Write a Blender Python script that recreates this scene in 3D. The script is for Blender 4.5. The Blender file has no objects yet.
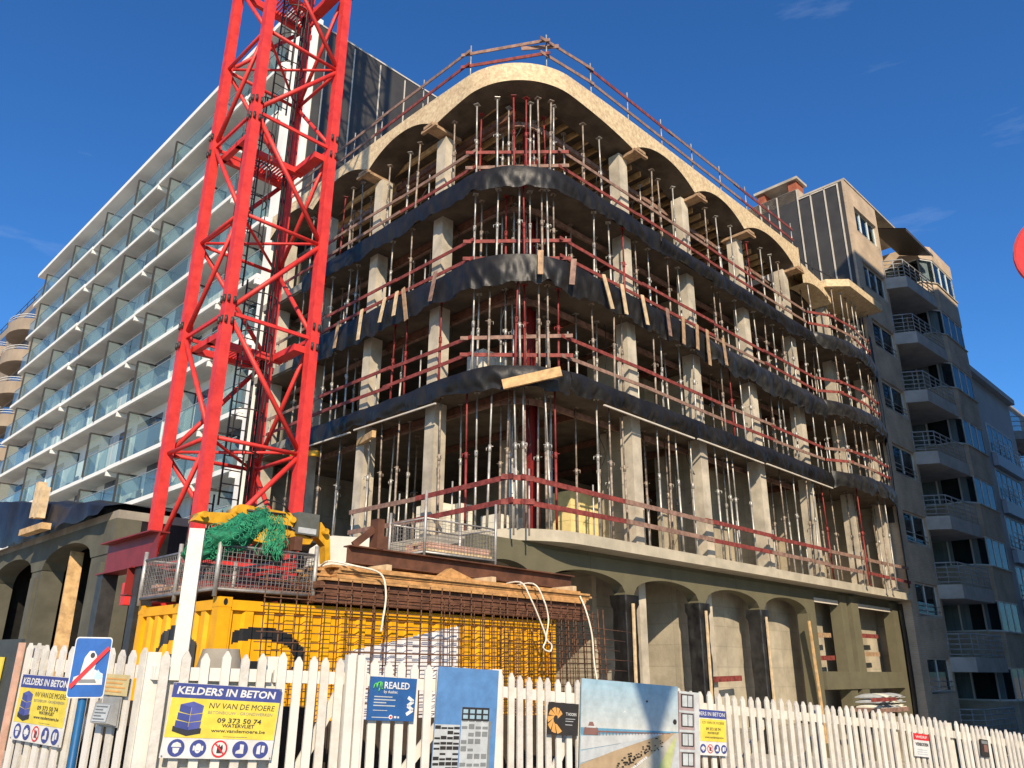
import bpy, math, random
from mathutils import Vector, Matrix, noise
random.seed(7)
sc = bpy.context.scene
COL = sc.collection
pi = math.pi
R2 = math.radians

# ------------------------------------------------------------------ camera
F, PITCH, ROLL, EYE = 795.0, R2(19.85), R2(0.35), 1.7
w_ = Vector((0, math.cos(PITCH), math.sin(PITCH)))
r0, u0 = Vector((1, 0, 0)), Vector((0, -math.sin(PITCH), math.cos(PITCH)))
r_ = math.cos(ROLL) * r0 + math.sin(ROLL) * u0
u_ = -math.sin(ROLL) * r0 + math.cos(ROLL) * u0
cam = bpy.data.cameras.new('camera')
cam.sensor_width = 36.0
cam.lens = F / 1024 * 36
cam.clip_end = 3000
camo = bpy.data.objects.new('camera', cam)
COL.objects.link(camo)
M = Matrix((r_, u_, -w_)).transposed().to_4x4()
M.translation = Vector((0, 0, EYE))
camo.matrix_world = M
sc.camera = camo

# ------------------------------------------------------------------ light
SUN_EL, SUN_AZ = R2(31), R2(-7.0)          # light travels towards azimuth SUN_AZ (from +Y, clockwise)
wd = bpy.data.worlds.new('World'); sc.world = wd; wd.use_nodes = True
nt = wd.node_tree; nt.nodes.clear()
sky = nt.nodes.new('ShaderNodeTexSky'); sky.sky_type = 'NISHITA'; sky.sun_disc = False
sky.sun_elevation = SUN_EL; sky.sun_rotation = pi + SUN_AZ
sky.air_density = 1.0; sky.dust_density = 0.5; sky.ozone_density = 2.5; sky.altitude = 0
bg = nt.nodes.new('ShaderNodeBackground'); bg.inputs[1].default_value = 0.11
tc = nt.nodes.new('ShaderNodeTexCoord')
mp = nt.nodes.new('ShaderNodeMapping'); mp.inputs['Scale'].default_value = (1.5, 2.5, 9); mp.inputs['Rotation'].default_value = (0.1, 0.25, 0)
nz = nt.nodes.new('ShaderNodeTexNoise'); nz.inputs['Scale'].default_value = 2.2; nz.inputs['Detail'].default_value = 7; nz.inputs['Roughness'].default_value = 0.6
rp = nt.nodes.new('ShaderNodeValToRGB'); rp.color_ramp.elements[0].position = 0.63; rp.color_ramp.elements[1].position = 0.86
rp.color_ramp.elements[1].color = (0.25, 0.25, 0.25, 1)
mx = nt.nodes.new('ShaderNodeMix'); mx.data_type = 'RGBA'
mx.inputs[7].default_value = (5.2, 6.0, 7.4, 1)
nt.links.new(tc.outputs['Generated'], mp.inputs[0]); nt.links.new(mp.outputs[0], nz.inputs['Vector'])
nt.links.new(nz.outputs[0], rp.inputs[0]); nt.links.new(rp.outputs[0], mx.inputs[0])
hs = nt.nodes.new('ShaderNodeHueSaturation'); hs.inputs['Saturation'].default_value = 1.15
nt.links.new(sky.outputs[0], hs.inputs['Color']); tn = nt.nodes.new('ShaderNodeMix'); tn.data_type = 'RGBA'; tn.blend_type = 'MULTIPLY'; tn.inputs[0].default_value = 1.0; tn.inputs[7].default_value = (0.50, 0.90, 1.28, 1)
nt.links.new(hs.outputs[0], tn.inputs[6]); nt.links.new(tn.outputs[2], mx.inputs[6]); nt.links.new(mx.outputs[2], bg.inputs[0])
out = nt.nodes.new('ShaderNodeOutputWorld'); nt.links.new(bg.outputs[0], out.inputs[0])
sun = bpy.data.lights.new('sun', 'SUN'); sun.energy = 5.0; sun.angle = R2(0.5); sun.color = (1.0, 0.835, 0.62)
suno = bpy.data.objects.new('sun', sun); COL.objects.link(suno)
ld = Vector((math.sin(SUN_AZ) * math.cos(SUN_EL), math.cos(SUN_AZ) * math.cos(SUN_EL), -math.sin(SUN_EL)))
suno.rotation_euler = ld.to_track_quat('-Z', 'Y').to_euler()
suno.location = (0, -20, 40)
sc.view_settings.view_transform = 'Standard'; sc.view_settings.look = 'None'
sc.view_settings.exposure = 0.3; sc.view_settings.gamma = 1.0; sc.view_settings.use_curve_mapping = False

# ------------------------------------------------------------------ frames
C0 = Vector((0.15, 18.2, 0)); A_ = Vector((1, 1, 0)).normalized(); B_ = Vector((-1, 1, 0)).normalized()
def W(s, t, z): return C0 + s * A_ + t * B_ + Vector((0, 0, z))
Q45 = pi / 4
def ray(x, y): return ((x - 512) * r_ - (y - 384) * u_ + F * w_).normalized()
def onR(x, y, t):                       # point (s, z) on the vertical plane t
    d = ray(x, y); k = ((W(0, t, 0) - Vector((0, 0, EYE))).dot(B_)) / d.dot(B_); P = Vector((0, 0, EYE)) + k * d
    return (P - C0).dot(A_), P.z
def onL(x, y, s):
    d = ray(x, y); k = ((W(s, 0, 0) - Vector((0, 0, EYE))).dot(A_)) / d.dot(A_); P = Vector((0, 0, EYE)) + k * d
    return (P - C0).dot(B_), P.z

# ------------------------------------------------------------------ materials
def node(nt, t, **kw):
    n = nt.nodes.new(t)
    for k, v in kw.items():
        if k in n.inputs: n.inputs[k].default_value = v
        else: setattr(n, k, v)
    return n
MATS = {}
def mat(name, col, rough=0.75, var=0.18, scale=3.0, metal=0.0, bump=0.0, bscale=25.0, col2=None, spec=0.4, stretch=(1, 1, 1), lo=0.35, hi=0.65, coat=0.0):
    m = bpy.data.materials.new(name); m.use_nodes = True
    nt = m.node_tree; b = nt.nodes['Principled BSDF']
    b.inputs['Roughness'].default_value = rough; b.inputs['Metallic'].default_value = metal
    b.inputs['Specular IOR Level'].default_value = spec
    if coat: b.inputs['Coat Weight'].default_value = coat
    t = node(nt, 'ShaderNodeTexCoord'); mp = node(nt, 'ShaderNodeMapping'); mp.inputs['Scale'].default_value = stretch
    nt.links.new(t.outputs['Object'], mp.inputs[0])
    n = node(nt, 'ShaderNodeTexNoise', Scale=scale, Detail=6.0, Roughness=0.62)
    nt.links.new(mp.outputs[0], n.inputs['Vector'])
    r = node(nt, 'ShaderNodeValToRGB')
    c1 = tuple(c * (1 - var) for c in col); c2 = col2 or tuple(min(1, c * (1 + var)) for c in col)
    r.color_ramp.elements[0].position = lo; r.color_ramp.elements[1].position = hi
    r.color_ramp.elements[0].color = (*c1, 1); r.color_ramp.elements[1].color = (*c2, 1)
    nt.links.new(n.outputs[0], r.inputs[0]); nt.links.new(r.outputs[0], b.inputs['Base Color'])
    if bump:
        n2 = node(nt, 'ShaderNodeTexNoise', Scale=bscale, Detail=4.0)
        nt.links.new(mp.outputs[0], n2.inputs['Vector'])
        bp = node(nt, 'ShaderNodeBump', Strength=bump, Distance=0.02)
        nt.links.new(n2.outputs[0], bp.inputs['Height']); nt.links.new(bp.outputs[0], b.inputs['Normal'])
    MATS[name] = m
    return m
concrete = mat('concrete', (0.46, 0.405, 0.315), 0.85, 0.25, 1.3, bump=0.25, bscale=18)
concrete_dim = mat('concrete_shade_toned', (0.29, 0.26, 0.21), 0.9, 0.3, 0.9, bump=0.2, bscale=10)  # darker copy of concrete, interior shade put into the colour
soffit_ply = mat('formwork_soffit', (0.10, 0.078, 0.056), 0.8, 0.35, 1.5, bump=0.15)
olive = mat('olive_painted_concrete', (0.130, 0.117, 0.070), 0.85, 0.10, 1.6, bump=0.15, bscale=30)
olive_dim = mat('olive_shaded_concrete', (0.09, 0.085, 0.06), 0.8, 0.2, 1.6, bump=0.15, bscale=30)  # darker copy of olive, shade on the left wing put into the colour
inner_beige = mat('rough_render', (0.40, 0.35, 0.26), 0.9, 0.22, 1.1, bump=0.3, bscale=22)
def add_joints(m, w=1.25, h=.62, dark=.82, size=.018):           # formwork panel joints pressed into concrete
    nt = m.node_tree; b = nt.nodes['Principled BSDF']; src = b.inputs['Base Color'].links[0].from_socket
    t = node(nt, 'ShaderNodeTexCoord'); sx = node(nt, 'ShaderNodeSeparateXYZ'); ad = node(nt, 'ShaderNodeMath'); ad.operation = 'ADD'; cx = node(nt, 'ShaderNodeCombineXYZ')
    nt.links.new(t.outputs['Object'], sx.inputs[0]); nt.links.new(sx.outputs[0], ad.inputs[0]); nt.links.new(sx.outputs[1], ad.inputs[1]); nt.links.new(ad.outputs[0], cx.inputs[0]); nt.links.new(sx.outputs[2], cx.inputs[1])
    br = node(nt, 'ShaderNodeTexBrick', Scale=1.0, Color1=(1, 1, 1, 1), Color2=(.9, .89, .87, 1), Mortar=(dark, dark, dark, 1))
    br.offset = 0.0; br.inputs['Mortar Size'].default_value = size; br.inputs['Brick Width'].default_value = w; br.inputs['Row Height'].default_value = h
    nt.links.new(cx.outputs[0], br.inputs['Vector'])
    mx = node(nt, 'ShaderNodeMix'); mx.data_type = 'RGBA'; mx.blend_type = 'MULTIPLY'; mx.inputs[0].default_value = 1
    nt.links.new(src, mx.inputs[6]); nt.links.new(br.outputs[0], mx.inputs[7]); nt.links.new(mx.outputs[2], b.inputs['Base Color'])
add_joints(inner_beige); add_joints(concrete_dim, 2.4, 1.2, .75, .018); add_joints(olive, 3.6, 6.0, .7, .014)
white_paint = mat('weathered_white_paint', (0.58, 0.55, 0.49), 0.55, 0.10, 5.0, bump=0.12, bscale=60, lo=0.25, hi=0.5)
white_grimy = mat('grimy_white_paint', (0.55, 0.515, 0.45), 0.6, 0.12, 14.0, bump=0.2, bscale=50)
white_paint2 = mat('cream_white_paint', (0.58, 0.54, 0.46), 0.6, 0.12, 9.0, bump=0.12, bscale=60)
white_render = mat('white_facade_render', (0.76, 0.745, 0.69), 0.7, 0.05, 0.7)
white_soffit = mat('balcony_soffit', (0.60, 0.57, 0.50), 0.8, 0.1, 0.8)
crane_red = mat('crane_red_paint', (0.56, 0.030, 0.026), 0.5, 0.12, 5.0, col2=(0.72, 0.050, 0.038), bump=0.05, lo=.3, hi=.7)
dark_red = mat('oxide_red_steel', (0.20, 0.018, 0.014), 0.5, 0.2, 3.0)
rail_red = mat('red_brown_board', (0.20, 0.040, 0.032), 0.75, 0.45, 6.0, stretch=(1, 1, 1))
rail_grey = mat('weathered_board', (0.235, 0.14, 0.105), 0.8, 0.35, 6.0)
rail_tan = mat('tan_board', (0.36, 0.23, 0.13), 0.8, 0.28, 6.0)
galv = mat('galvanised_steel', (0.42, 0.40, 0.36), 0.45, 0.25, 8.0, metal=0.45)
galv_rust = mat('rust_stained_steel', (0.30, 0.24, 0.19), 0.6, 0.45, 9.0, metal=0.3)
prop_red = mat('red_painted_prop', (0.22, 0.028, 0.025), 0.55, 0.3, 8.0)
tarp = mat('black_plastic_film', (0.0135, 0.0125, 0.0115), 0.46, 0.4, 2.0, bump=0.35, bscale=9, spec=0.32)
tarp2 = mat('dusty_black_plastic', (0.022, 0.022, 0.024), 0.42, 0.5, 3.0, bump=0.3, bscale=9, col2=(0.034, 0.033, 0.031))
wall_tarp = mat('dark_grey_membrane', (0.050, 0.047, 0.043), 0.55, 0.2, 0.9, bump=0.25, bscale=1.6)
batten_white = mat('pale_batten', (0.55, 0.50, 0.42), 0.8, 0.1)
timber = mat('fresh_timber', (0.52, 0.33, 0.15), 0.75, 0.3, 5.0, stretch=(1, 1, 1), bump=0.1)
timber_pale = mat('pale_timber', (0.58, 0.43, 0.25), 0.75, 0.25, 5.0)
timber_brown = mat('stained_formwork_beam', (0.13, 0.055, 0.030), 0.7, 0.4, 6.0)
timber_tan = mat('tan_planks', (0.47, 0.25, 0.09), 0.75, 0.32, 7.0)
timber_pink = mat('pink_planks', (0.55, 0.33, 0.24), 0.75, 0.2, 7.0)
rust = mat('rusty_bar', (0.115, 0.052, 0.025), 0.8, 0.4, 12.0)
rusty_beam = mat('rusty_steel_beam', (0.11, 0.045, 0.024), 0.7, 0.4, 3.0)
dark_steel = mat('dark_steel', (0.05, 0.048, 0.046), 0.5, 0.3, 5.0, metal=0.3)
grey_cage = mat('grey_cage_steel', (0.20, 0.19, 0.18), 0.5, 0.3, 5.0, metal=0.3)
cont_yellow = mat('container_yellow', (0.74, 0.35, 0.006), 0.55, 0.13, 2.6, bump=0.05, spec=0.25, lo=0.3, hi=0.6)
machine_yellow = mat('machine_yellow', (0.62, 0.32, 0.012), 0.45, 0.28, 5.0)
black_paint = mat('black_paint', (0.016, 0.016, 0.016), 0.5, 0.3)
white_letter = mat('white_paint_lettering', (0.70, 0.69, 0.70), 0.5, 0.05)
net_green = mat('green_net', (0.008, 0.15, 0.07), 0.7, 0.55, 14.0, bump=0.8, bscale=40)
net_pale = mat('pale_green_net_cord', (0.03, 0.27, 0.13), 0.7, 0.4, 20.0)
rope_white = mat('white_sling', (0.72, 0.66, 0.52), 0.8, 0.1, 12)
alu_frame = mat('grey_window_frame', (0.30, 0.31, 0.32), 0.5, 0.1)
white_frame = mat('white_window_frame', (0.68, 0.68, 0.66), 0.5, 0.06)
dark_frame = mat('dark_screen_frame', (0.045, 0.04, 0.035), 0.5, 0.2)
win_glass = mat('window_glass', (0.055, 0.075, 0.10), 0.06, 0.35, 0.5, spec=0.9)
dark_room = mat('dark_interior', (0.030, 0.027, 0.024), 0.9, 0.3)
curtain = mat('pale_curtain', (0.50, 0.51, 0.50), 0.8, 0.2, 2.0, stretch=(6, 6, .3))
greywhite = mat('pale_grey_render', (0.45, 0.45, 0.44), 0.8, 0.08, 0.8)
tan_stone = mat('tan_cladding', (0.28, 0.22, 0.16), 0.8, 0.12, 0.8)
paving = mat('concrete_paving', (0.42, 0.385, 0.33), 0.9, 0.25, 0.6, bump=0.2)
asphalt = mat('asphalt', (0.055, 0.054, 0.052), 0.9, 0.25, 1.0, bump=0.2)
chimney_red = mat('chimney_brick', (0.34, 0.10, 0.05), 0.85, 0.25, 4.0)
block_white = mat('aerated_block', (0.72, 0.69, 0.58), 0.85, 0.08, 3.0)
block_yellow = mat('wrapped_insulation', (0.75, 0.60, 0.26), 0.6, 0.12, 3.0)

def glass_mat(name, tint, refl, gl=(0.75, 0.85, 0.9), dif=(0.22, 0.33, 0.37)):
    m = bpy.data.materials.new(name); m.use_nodes = True; nt = m.node_tree; nt.nodes.remove(nt.nodes['Principled BSDF'])
    o = nt.nodes['Material Output']
    tr = node(nt, 'ShaderNodeBsdfTransparent', Color=(*tint, 1)); g = node(nt, 'ShaderNodeBsdfGlossy', Color=(*gl, 1), Roughness=0.03)
    d = node(nt, 'ShaderNodeBsdfDiffuse', Color=(*dif, 1))
    fr = node(nt, 'ShaderNodeLayerWeight', Blend=0.18)
    m1 = node(nt, 'ShaderNodeMixShader'); m1.inputs[0].default_value = refl
    nt.links.new(tr.outputs[0], m1.inputs[1]); nt.links.new(d.outputs[0], m1.inputs[2])
    m2 = node(nt, 'ShaderNodeMixShader'); nt.links.new(fr.outputs['Fresnel'], m2.inputs[0])
    nt.links.new(m1.outputs[0], m2.inputs[1]); nt.links.new(g.outputs[0], m2.inputs[2]); nt.links.new(m2.outputs[0], o.inputs[0])
    return m
balu_glass = glass_mat('balustrade_glass', (0.74, 0.90, 0.88), 0.20, dif=(0.30, 0.46, 0.46))
screen_glass = glass_mat('screen_glass', (0.7, 0.76, 0.75), 0.40, dif=(0.26, 0.33, 0.33))
clear_window = glass_mat('clear_window_glass', (0.75, 0.8, 0.82), 0.02)

def osb_mat():
    m = bpy.data.materials.new('osb_board'); m.use_nodes = True; nt = m.node_tree; b = nt.nodes['Principled BSDF']
    b.inputs['Roughness'].default_value = 0.75
    t = node(nt, 'ShaderNodeTexCoord')
    v = node(nt, 'ShaderNodeTexVoronoi', Scale=11.0); v.inputs['Randomness'].default_value = 1
    n = node(nt, 'ShaderNodeTexNoise', Scale=9.0, Detail=8.0, Roughness=0.75)
    big = node(nt, 'ShaderNodeTexNoise', Scale=0.8, Detail=3.0)
    nt.links.new(t.outputs['Object'], v.inputs['Vector']); nt.links.new(t.outputs['Object'], n.inputs['Vector']); nt.links.new(t.outputs['Object'], big.inputs['Vector'])
    r = node(nt, 'ShaderNodeValToRGB'); e = r.color_ramp.elements
    e[0].position = 0.25; e[0].color = (0.39, 0.255, 0.105, 1); e[1].position = 0.62; e[1].color = (0.69, 0.52, 0.275, 1)
    nt.links.new(n.outputs[0], r.inputs[0])
    mx = node(nt, 'ShaderNodeMix'); mx.data_type = 'RGBA'; mx.blend_type = 'OVERLAY'; mx.inputs[0].default_value = 0.35
    nt.links.new(r.outputs[0], mx.inputs[6]); nt.links.new(v.outputs['Color'], mx.inputs[7])
    hs = node(nt, 'ShaderNodeMix'); hs.data_type = 'RGBA'; hs.inputs[0].default_value = 0.35
    nt.links.new(mx.outputs[2], hs.inputs[6]); nt.links.new(r.outputs[0], hs.inputs[7])
    m3 = node(nt, 'ShaderNodeMix'); m3.data_type = 'RGBA'; m3.blend_type = 'MULTIPLY'; m3.inputs[0].default_value = 0.35
    nt.links.new(hs.outputs[2], m3.inputs[6]); bw = node(nt, 'ShaderNodeRGBToBW'); nt.links.new(v.outputs['Color'], bw.inputs[0]); nt.links.new(bw.outputs[0], mx.inputs[7])
    r2 = node(nt, 'ShaderNodeValToRGB'); r2.color_ramp.elements[0].position = .35; r2.color_ramp.elements[0].color = (.84, .80, .73, 1); r2.color_ramp.elements[1].position = .6
    nt.links.new(big.outputs[0], r2.inputs[0]); nt.links.new(r2.outputs[0], m3.inputs[7])
    bc = node(nt, 'ShaderNodeHueSaturation', Saturation=0.85); nt.links.new(m3.outputs[2], bc.inputs['Color'])
    nt.links.new(bc.outputs[0], b.inputs['Base Color'])
    return m
osb = osb_mat()

def brick_mat(name, c1, c2, mortar):
    m = bpy.data.materials.new(name); m.use_nodes = True; nt = m.node_tree; b = nt.nodes['Principled BSDF']
    b.inputs['Roughness'].default_value = 0.9
    t = node(nt, 'ShaderNodeTexCoord'); sx = node(nt, 'ShaderNodeSeparateXYZ'); cx = node(nt, 'ShaderNodeCombineXYZ'); ad = node(nt, 'ShaderNodeMath'); ad.operation = 'ADD'
    nt.links.new(t.outputs['Object'], sx.inputs[0]); nt.links.new(sx.outputs[0], ad.inputs[0]); nt.links.new(sx.outputs[1], ad.inputs[1])
    nt.links.new(ad.outputs[0], cx.inputs[0]); nt.links.new(sx.outputs[2], cx.inputs[1])
    br = node(nt, 'ShaderNodeTexBrick', Scale=1.0, Color1=(*c1, 1), Color2=(*c2, 1), Mortar=(*mortar, 1))
    br.inputs['Mortar Size'].default_value = 0.012; br.inputs['Brick Width'].default_value = 0.24; br.inputs['Row Height'].default_value = 0.078
    nt.links.new(cx.outputs[0], br.inputs['Vector'])
    n = node(nt, 'ShaderNodeTexNoise', Scale=0.9, Detail=5.0); nt.links.new(t.outputs['Object'], n.inputs['Vector'])
    r = node(nt, 'ShaderNodeValToRGB'); r.color_ramp.elements[0].position = .35; r.color_ramp.elements[0].color = (.7, .7, .7, 1); r.color_ramp.elements[1].position = .65
    nt.links.new(n.outputs[0], r.inputs[0])
    mx = node(nt, 'ShaderNodeMix'); mx.data_type = 'RGBA'; mx.blend_type = 'MULTIPLY'; mx.inputs[0].default_value = 1
    nt.links.new(br.outputs[0], mx.inputs[6]); nt.links.new(r.outputs[0], mx.inputs[7]); nt.links.new(mx.outputs[2], b.inputs['Base Color'])
    return m
brick = brick_mat('tan_brick', (0.60, 0.445, 0.295), (0.51, 0.375, 0.245), (0.54, 0.47, 0.38))
brick_dark = brick_mat('dull_brick', (0.58, 0.455, 0.325), (0.51, 0.395, 0.28), (0.50, 0.45, 0.38))

def flat(name, col, rough=0.5): return mat(name, col, rough, 0.13, 9.0, bump=.05)
s_blue = flat('sign_blue', (0.010, 0.10, 0.36)); s_navy = flat('print_navy', (0.045, 0.06, 0.22)); s_yellow = flat('print_yellow', (0.66, 0.52, 0.06))
s_white = flat('print_white', (0.60, 0.59, 0.56)); s_black = flat('print_black', (0.03, 0.03, 0.035)); s_red = flat('print_red', (0.55, 0.02, 0.025))
s_pic = flat('print_ice_blue', (0.40, 0.62, 0.80)); s_orange = flat('print_gold', (0.60, 0.30, 0.08)); s_green = flat('print_green', (0.10, 0.45, 0.08))
s_realed = flat('print_deep_blue', (0.018, 0.085, 0.25)); s_sky = flat('print_sky_blue', (0.085, 0.20, 0.40)); s_grey = flat('print_grey', (0.18, 0.19, 0.19))
s_lgrey = flat('print_light_grey', (0.42, 0.44, 0.44)); s_dark = flat('print_charcoal', (0.025, 0.022, 0.02)); s_sand = flat('print_sand', (0.36, 0.26, 0.155))
s_sea = flat('print_sea', (0.10, 0.25, 0.36)); s_foam = flat('print_foam', (0.46, 0.47, 0.46)); s_psky = flat('print_pale_sky', (0.27, 0.39, 0.45))
s_psky2 = flat('print_pale_sky_low', (0.44, 0.47, 0.46)); s_pave = flat('print_promenade', (0.42, 0.39, 0.32)); s_brown = flat('print_brown', (0.20, 0.10, 0.08)); s_mauve = flat('print_mauve', (0.34, 0.25, 0.24))

# ------------------------------------------------------------------ mesh builder
class MB:
    def __init__(s): s.v = []; s.f = []; s.m = []; s.sm = []
    def face(s, idx, mi=0, smooth=False): s.f.append(idx); s.m.append(mi); s.sm.append(smooth)
    def box(s, x0, x1, y0, y1, z0, z1, mi=0):
        if x0 > x1: x0, x1 = x1, x0
        if y0 > y1: y0, y1 = y1, y0
        if z0 > z1: z0, z1 = z1, z0
        n = len(s.v)
        s.v += [(x0, y0, z0), (x1, y0, z0), (x1, y1, z0), (x0, y1, z0), (x0, y0, z1), (x1, y0, z1), (x1, y1, z1), (x0, y1, z1)]
        for q in ((0, 3, 2, 1), (4, 5, 6, 7), (0, 1, 5, 4), (1, 2, 6, 5), (2, 3, 7, 6), (3, 0, 4, 7)): s.face([n + i for i in q], mi)
        return s
    def bar(s, p, q, w, h, up=(0, 0, 1), mi=0):
        p, q = Vector(p), Vector(q); d = (q - p).normalized(); up = Vector(up)
        x = d.cross(up)
        if x.length < 1e-4: x = d.cross(Vector((1, 0, 0)))
        x.normalize(); y = x.cross(d).normalized()
        n = len(s.v)
        for o in (p, q):
            for a, b in ((-1, -1), (1, -1), (1, 1), (-1, 1)): s.v.append(tuple(o + x * a * w / 2 + y * b * h / 2))
        for f in ((0, 1, 2, 3), (7, 6, 5, 4), (0, 4, 5, 1), (1, 5, 6, 2), (2, 6, 7, 3), (3, 7, 4, 0)): s.face([n + i for i in f], mi)
        return s
    def tube(s, p, q, r, n=8, r2=None, mi=0, cap=True):
        p, q = Vector(p), Vector(q); d = (q - p).normalized()
        x = d.cross(Vector((0, 0, 1)))
        if x.length < 1e-4: x = Vector((1, 0, 0))
        x.normalize(); y = d.cross(x).normalized(); r2 = r if r2 is None else r2
        b = len(s.v)
        for o, rr in ((p, r), (q, r2)):
            for i in range(n):
                a = 2 * pi * i / n; s.v.append(tuple(o + x * math.cos(a) * rr + y * math.sin(a) * rr))
        for i in range(n):
            j = (i + 1) % n; s.face([b + i, b + j, b + n + j, b + n + i], mi, True)
        if cap: s.face([b + i for i in range(n)][::-1], mi); s.face([b + n + i for i in range(n)], mi)
        return s
    def path(s, pts, r, n=6, mi=0):
        for i in range(len(pts) - 1): s.tube(pts[i], pts[i + 1], r, n, mi=mi, cap=(i in (0, len(pts) - 2)))
        return s
    def prism(s, pts, z0, z1, mi=0):
        n = len(s.v); k = len(pts)
        ar = sum(pts[i][0] * pts[(i + 1) % k][1] - pts[(i + 1) % k][0] * pts[i][1] for i in range(k))
        if ar < 0: pts = pts[::-1]
        s.v += [(p[0], p[1], z0) for p in pts] + [(p[0], p[1], z1) for p in pts]
        s.face([n + i for i in range(k)][::-1], mi); s.face([n + k + i for i in range(k)], mi)
        for i in range(k):
            j = (i + 1) % k; s.face([n + i, n + j, n + k + j, n + k + i], mi)
        return s
    def poly3(s, pts, thick, mi=0):          # polygon in x-z, extruded in y from 0 to thick
        n = len(s.v); k = len(pts)
        ar = sum(pts[i][0] * pts[(i + 1) % k][1] - pts[(i + 1) % k][0] * pts[i][1] for i in range(k))
        if ar < 0: pts = pts[::-1]
        y0, y1 = thick
        s.v += [(p[0], y0, p[1]) for p in pts] + [(p[0], y1, p[1]) for p in pts]
        s.face([n + i for i in range(k)], mi); s.face([n + k + i for i in range(k)][::-1], mi)
        for i in range(k):
            j = (i + 1) % k; s.face([n + j, n + i, n + k + i, n + k + j], mi)
        return s
    def grid(s, rows, mi=0, smooth=True, flip=False):
        n = len(s.v); R = len(rows); K = len(rows[0])
        for r in rows: s.v += [tuple(p) for p in r]
        for i in range(R - 1):
            for j in range(K - 1):
                q = [n + i * K + j, n + i * K + j + 1, n + (i + 1) * K + j + 1, n + (i + 1) * K + j]
                s.face(q[::-1] if flip else q, mi, smooth)
        return s
    def build(s, name, mats, parent=None, loc=None, rot=None):
        me = bpy.data.meshes.new(name); me.from_pydata(s.v, [], s.f)
        if not isinstance(mats, (list, tuple)): mats = [mats]
        for m in mats: me.materials.append(m)
        me.polygons.foreach_set('material_index', s.m); me.polygons.foreach_set('use_smooth', s.sm); me.update()
        o = bpy.data.objects.new(name, me); COL.objects.link(o)
        if parent: o.parent = parent
        if loc is not None: o.location = loc
        if rot is not None: o.rotation_euler = (0, 0, rot)
        return o
def tag(o, label=None, cat=None, group=None, kind=None):
    if label: o['label'] = label
    if cat: o['category'] = cat
    if group: o['group'] = group
    if kind: o['kind'] = kind
    return o
def empty(name, loc, label, cat, rot=0.0, group=None):
    o = bpy.data.objects.new(name, None); COL.objects.link(o); o.location = loc; o.rotation_euler = (0, 0, rot); o.empty_display_size = 0.2
    return tag(o, label, cat, group)
def copy_tree(o, parent=None):
    c = o.copy(); COL.objects.link(c)
    if parent: c.parent = parent
    for ch in [x for x in COL.objects if x.parent == o]: copy_tree(ch, c)
    return c
def smooth(a, b, x):
    t = max(0, min(1, (x - a) / (b - a))); return t * t * (3 - 2 * t)
def nz3(x, y, z): return noise.noise(Vector((x, y, z)))

# ------------------------------------------------------------------ ground
def gz(x, y):
    return -1.9 * smooth(1.0, 24.0, x) - 0.25 * smooth(-4, 3, x)
gm = MB(); xs = [-900, -300, -100, -60, -40, -30, -20, -14] + [-10 + i for i in range(0, 37)] + [30, 36, 45, 60, 100, 300, 900]
ys = [-900, -300, -100, -50, -30, -20] + [-14 + 2 * i for i in range(0, 30)] + [50, 60, 80, 120, 300, 900]
gm.grid([[Vector((x, y, gz(x, y))) for x in xs] for y in ys])
tag(gm.build('ground', paving), kind='structure')
rd = MB(); xr = [-60 + 2 * i for i in range(80)]
rows = []
for k in (0, 1, 2, 3):
    off = -1.4 - 2.2 * k
    rows.append([Vector((-1.625 + .835 * (x) + .55 * -off * -1, 6.5 + .55 * x + .835 * off, gz(-1.625 + .835 * x + .55 * off, 6.5 + .55 * x + .835 * off) + 0.02)) for x in xr])
rd.grid(rows, flip=True)
tag(rd.build('road', asphalt), kind='structure')

# ------------------------------------------------------------------ building under construction
site = empty('construction_building', C0, 'concrete shell of a rounded corner building under construction with plywood arches on its roof', 'building', Q45)
RC = 2.2; HU = RC * pi / 4
def path_uv(u, d=0.0):                # facade path: u<0 left facade, u>0 right facade; d = offset outwards
    if u >= HU: return (RC + u - HU, -d, (0, -1))
    if u <= -HU: return (-d, RC - u - HU, (-1, 0))
    ph = 1.25 * pi + u / RC
    return (RC + (RC + d) * math.cos(ph), RC + (RC + d) * math.sin(ph), (math.cos(ph), math.sin(ph)))
def pl(u, d, z): s, t, _ = path_uv(u, d); return Vector((s, t, z))
def Us(s): return s - RC + HU
def Ut(t): return -(t - RC + HU)
UL, UR = Ut(13.9), Us(24.0)
def outline(d=0.0, bow=0.0, s1=24.0):
    pts = [(13.9 * 0 - d, 13.9)]
    pts += [path_uv(Ut(RC) + (2 * HU) * i / 14, d)[:2] for i in range(15)]
    if bow:
        pts.append((17.5, -d))
        for i in range(1, 14):
            f = i / 14; pts.append((17.5 + 6.3 * f, -d - bow * math.sin(pi * f) ** 0.6))
        pts.append((23.8, -d))
    pts += [(s1, -d), (s1, 13.9)]
    return pts
FL = [4.9, 9.05, 12.0, 15.0, 17.9]
# slabs
slab_edge = mat('slab_edge_concrete', (0.43, 0.38, 0.285), 0.8, 0.15, 2.0, bump=0.15)
MB().prism(outline(0.12), 4.62, 4.9).build('ledge_slab', slab_edge, site)
for k in (1, 2, 3):
    MB().prism(outline(0.0, 0.65), FL[k] - 0.28, FL[k]).build('floor_slab', concrete_dim, site)
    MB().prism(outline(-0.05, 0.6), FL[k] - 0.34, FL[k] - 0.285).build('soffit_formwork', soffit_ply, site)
# roof slab formwork (inside the fascia)
rp_ = [(0.9, 13.9)] + [path_uv(Ut(RC) + (2 * HU) * i / 14, -0.9)[:2] for i in range(15)] + [(17.0, 0.9), (17.0, 13.9)]
MB().prism(rp_, 18.35, 18.6).build('roof_formwork', soffit_ply, site)
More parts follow.
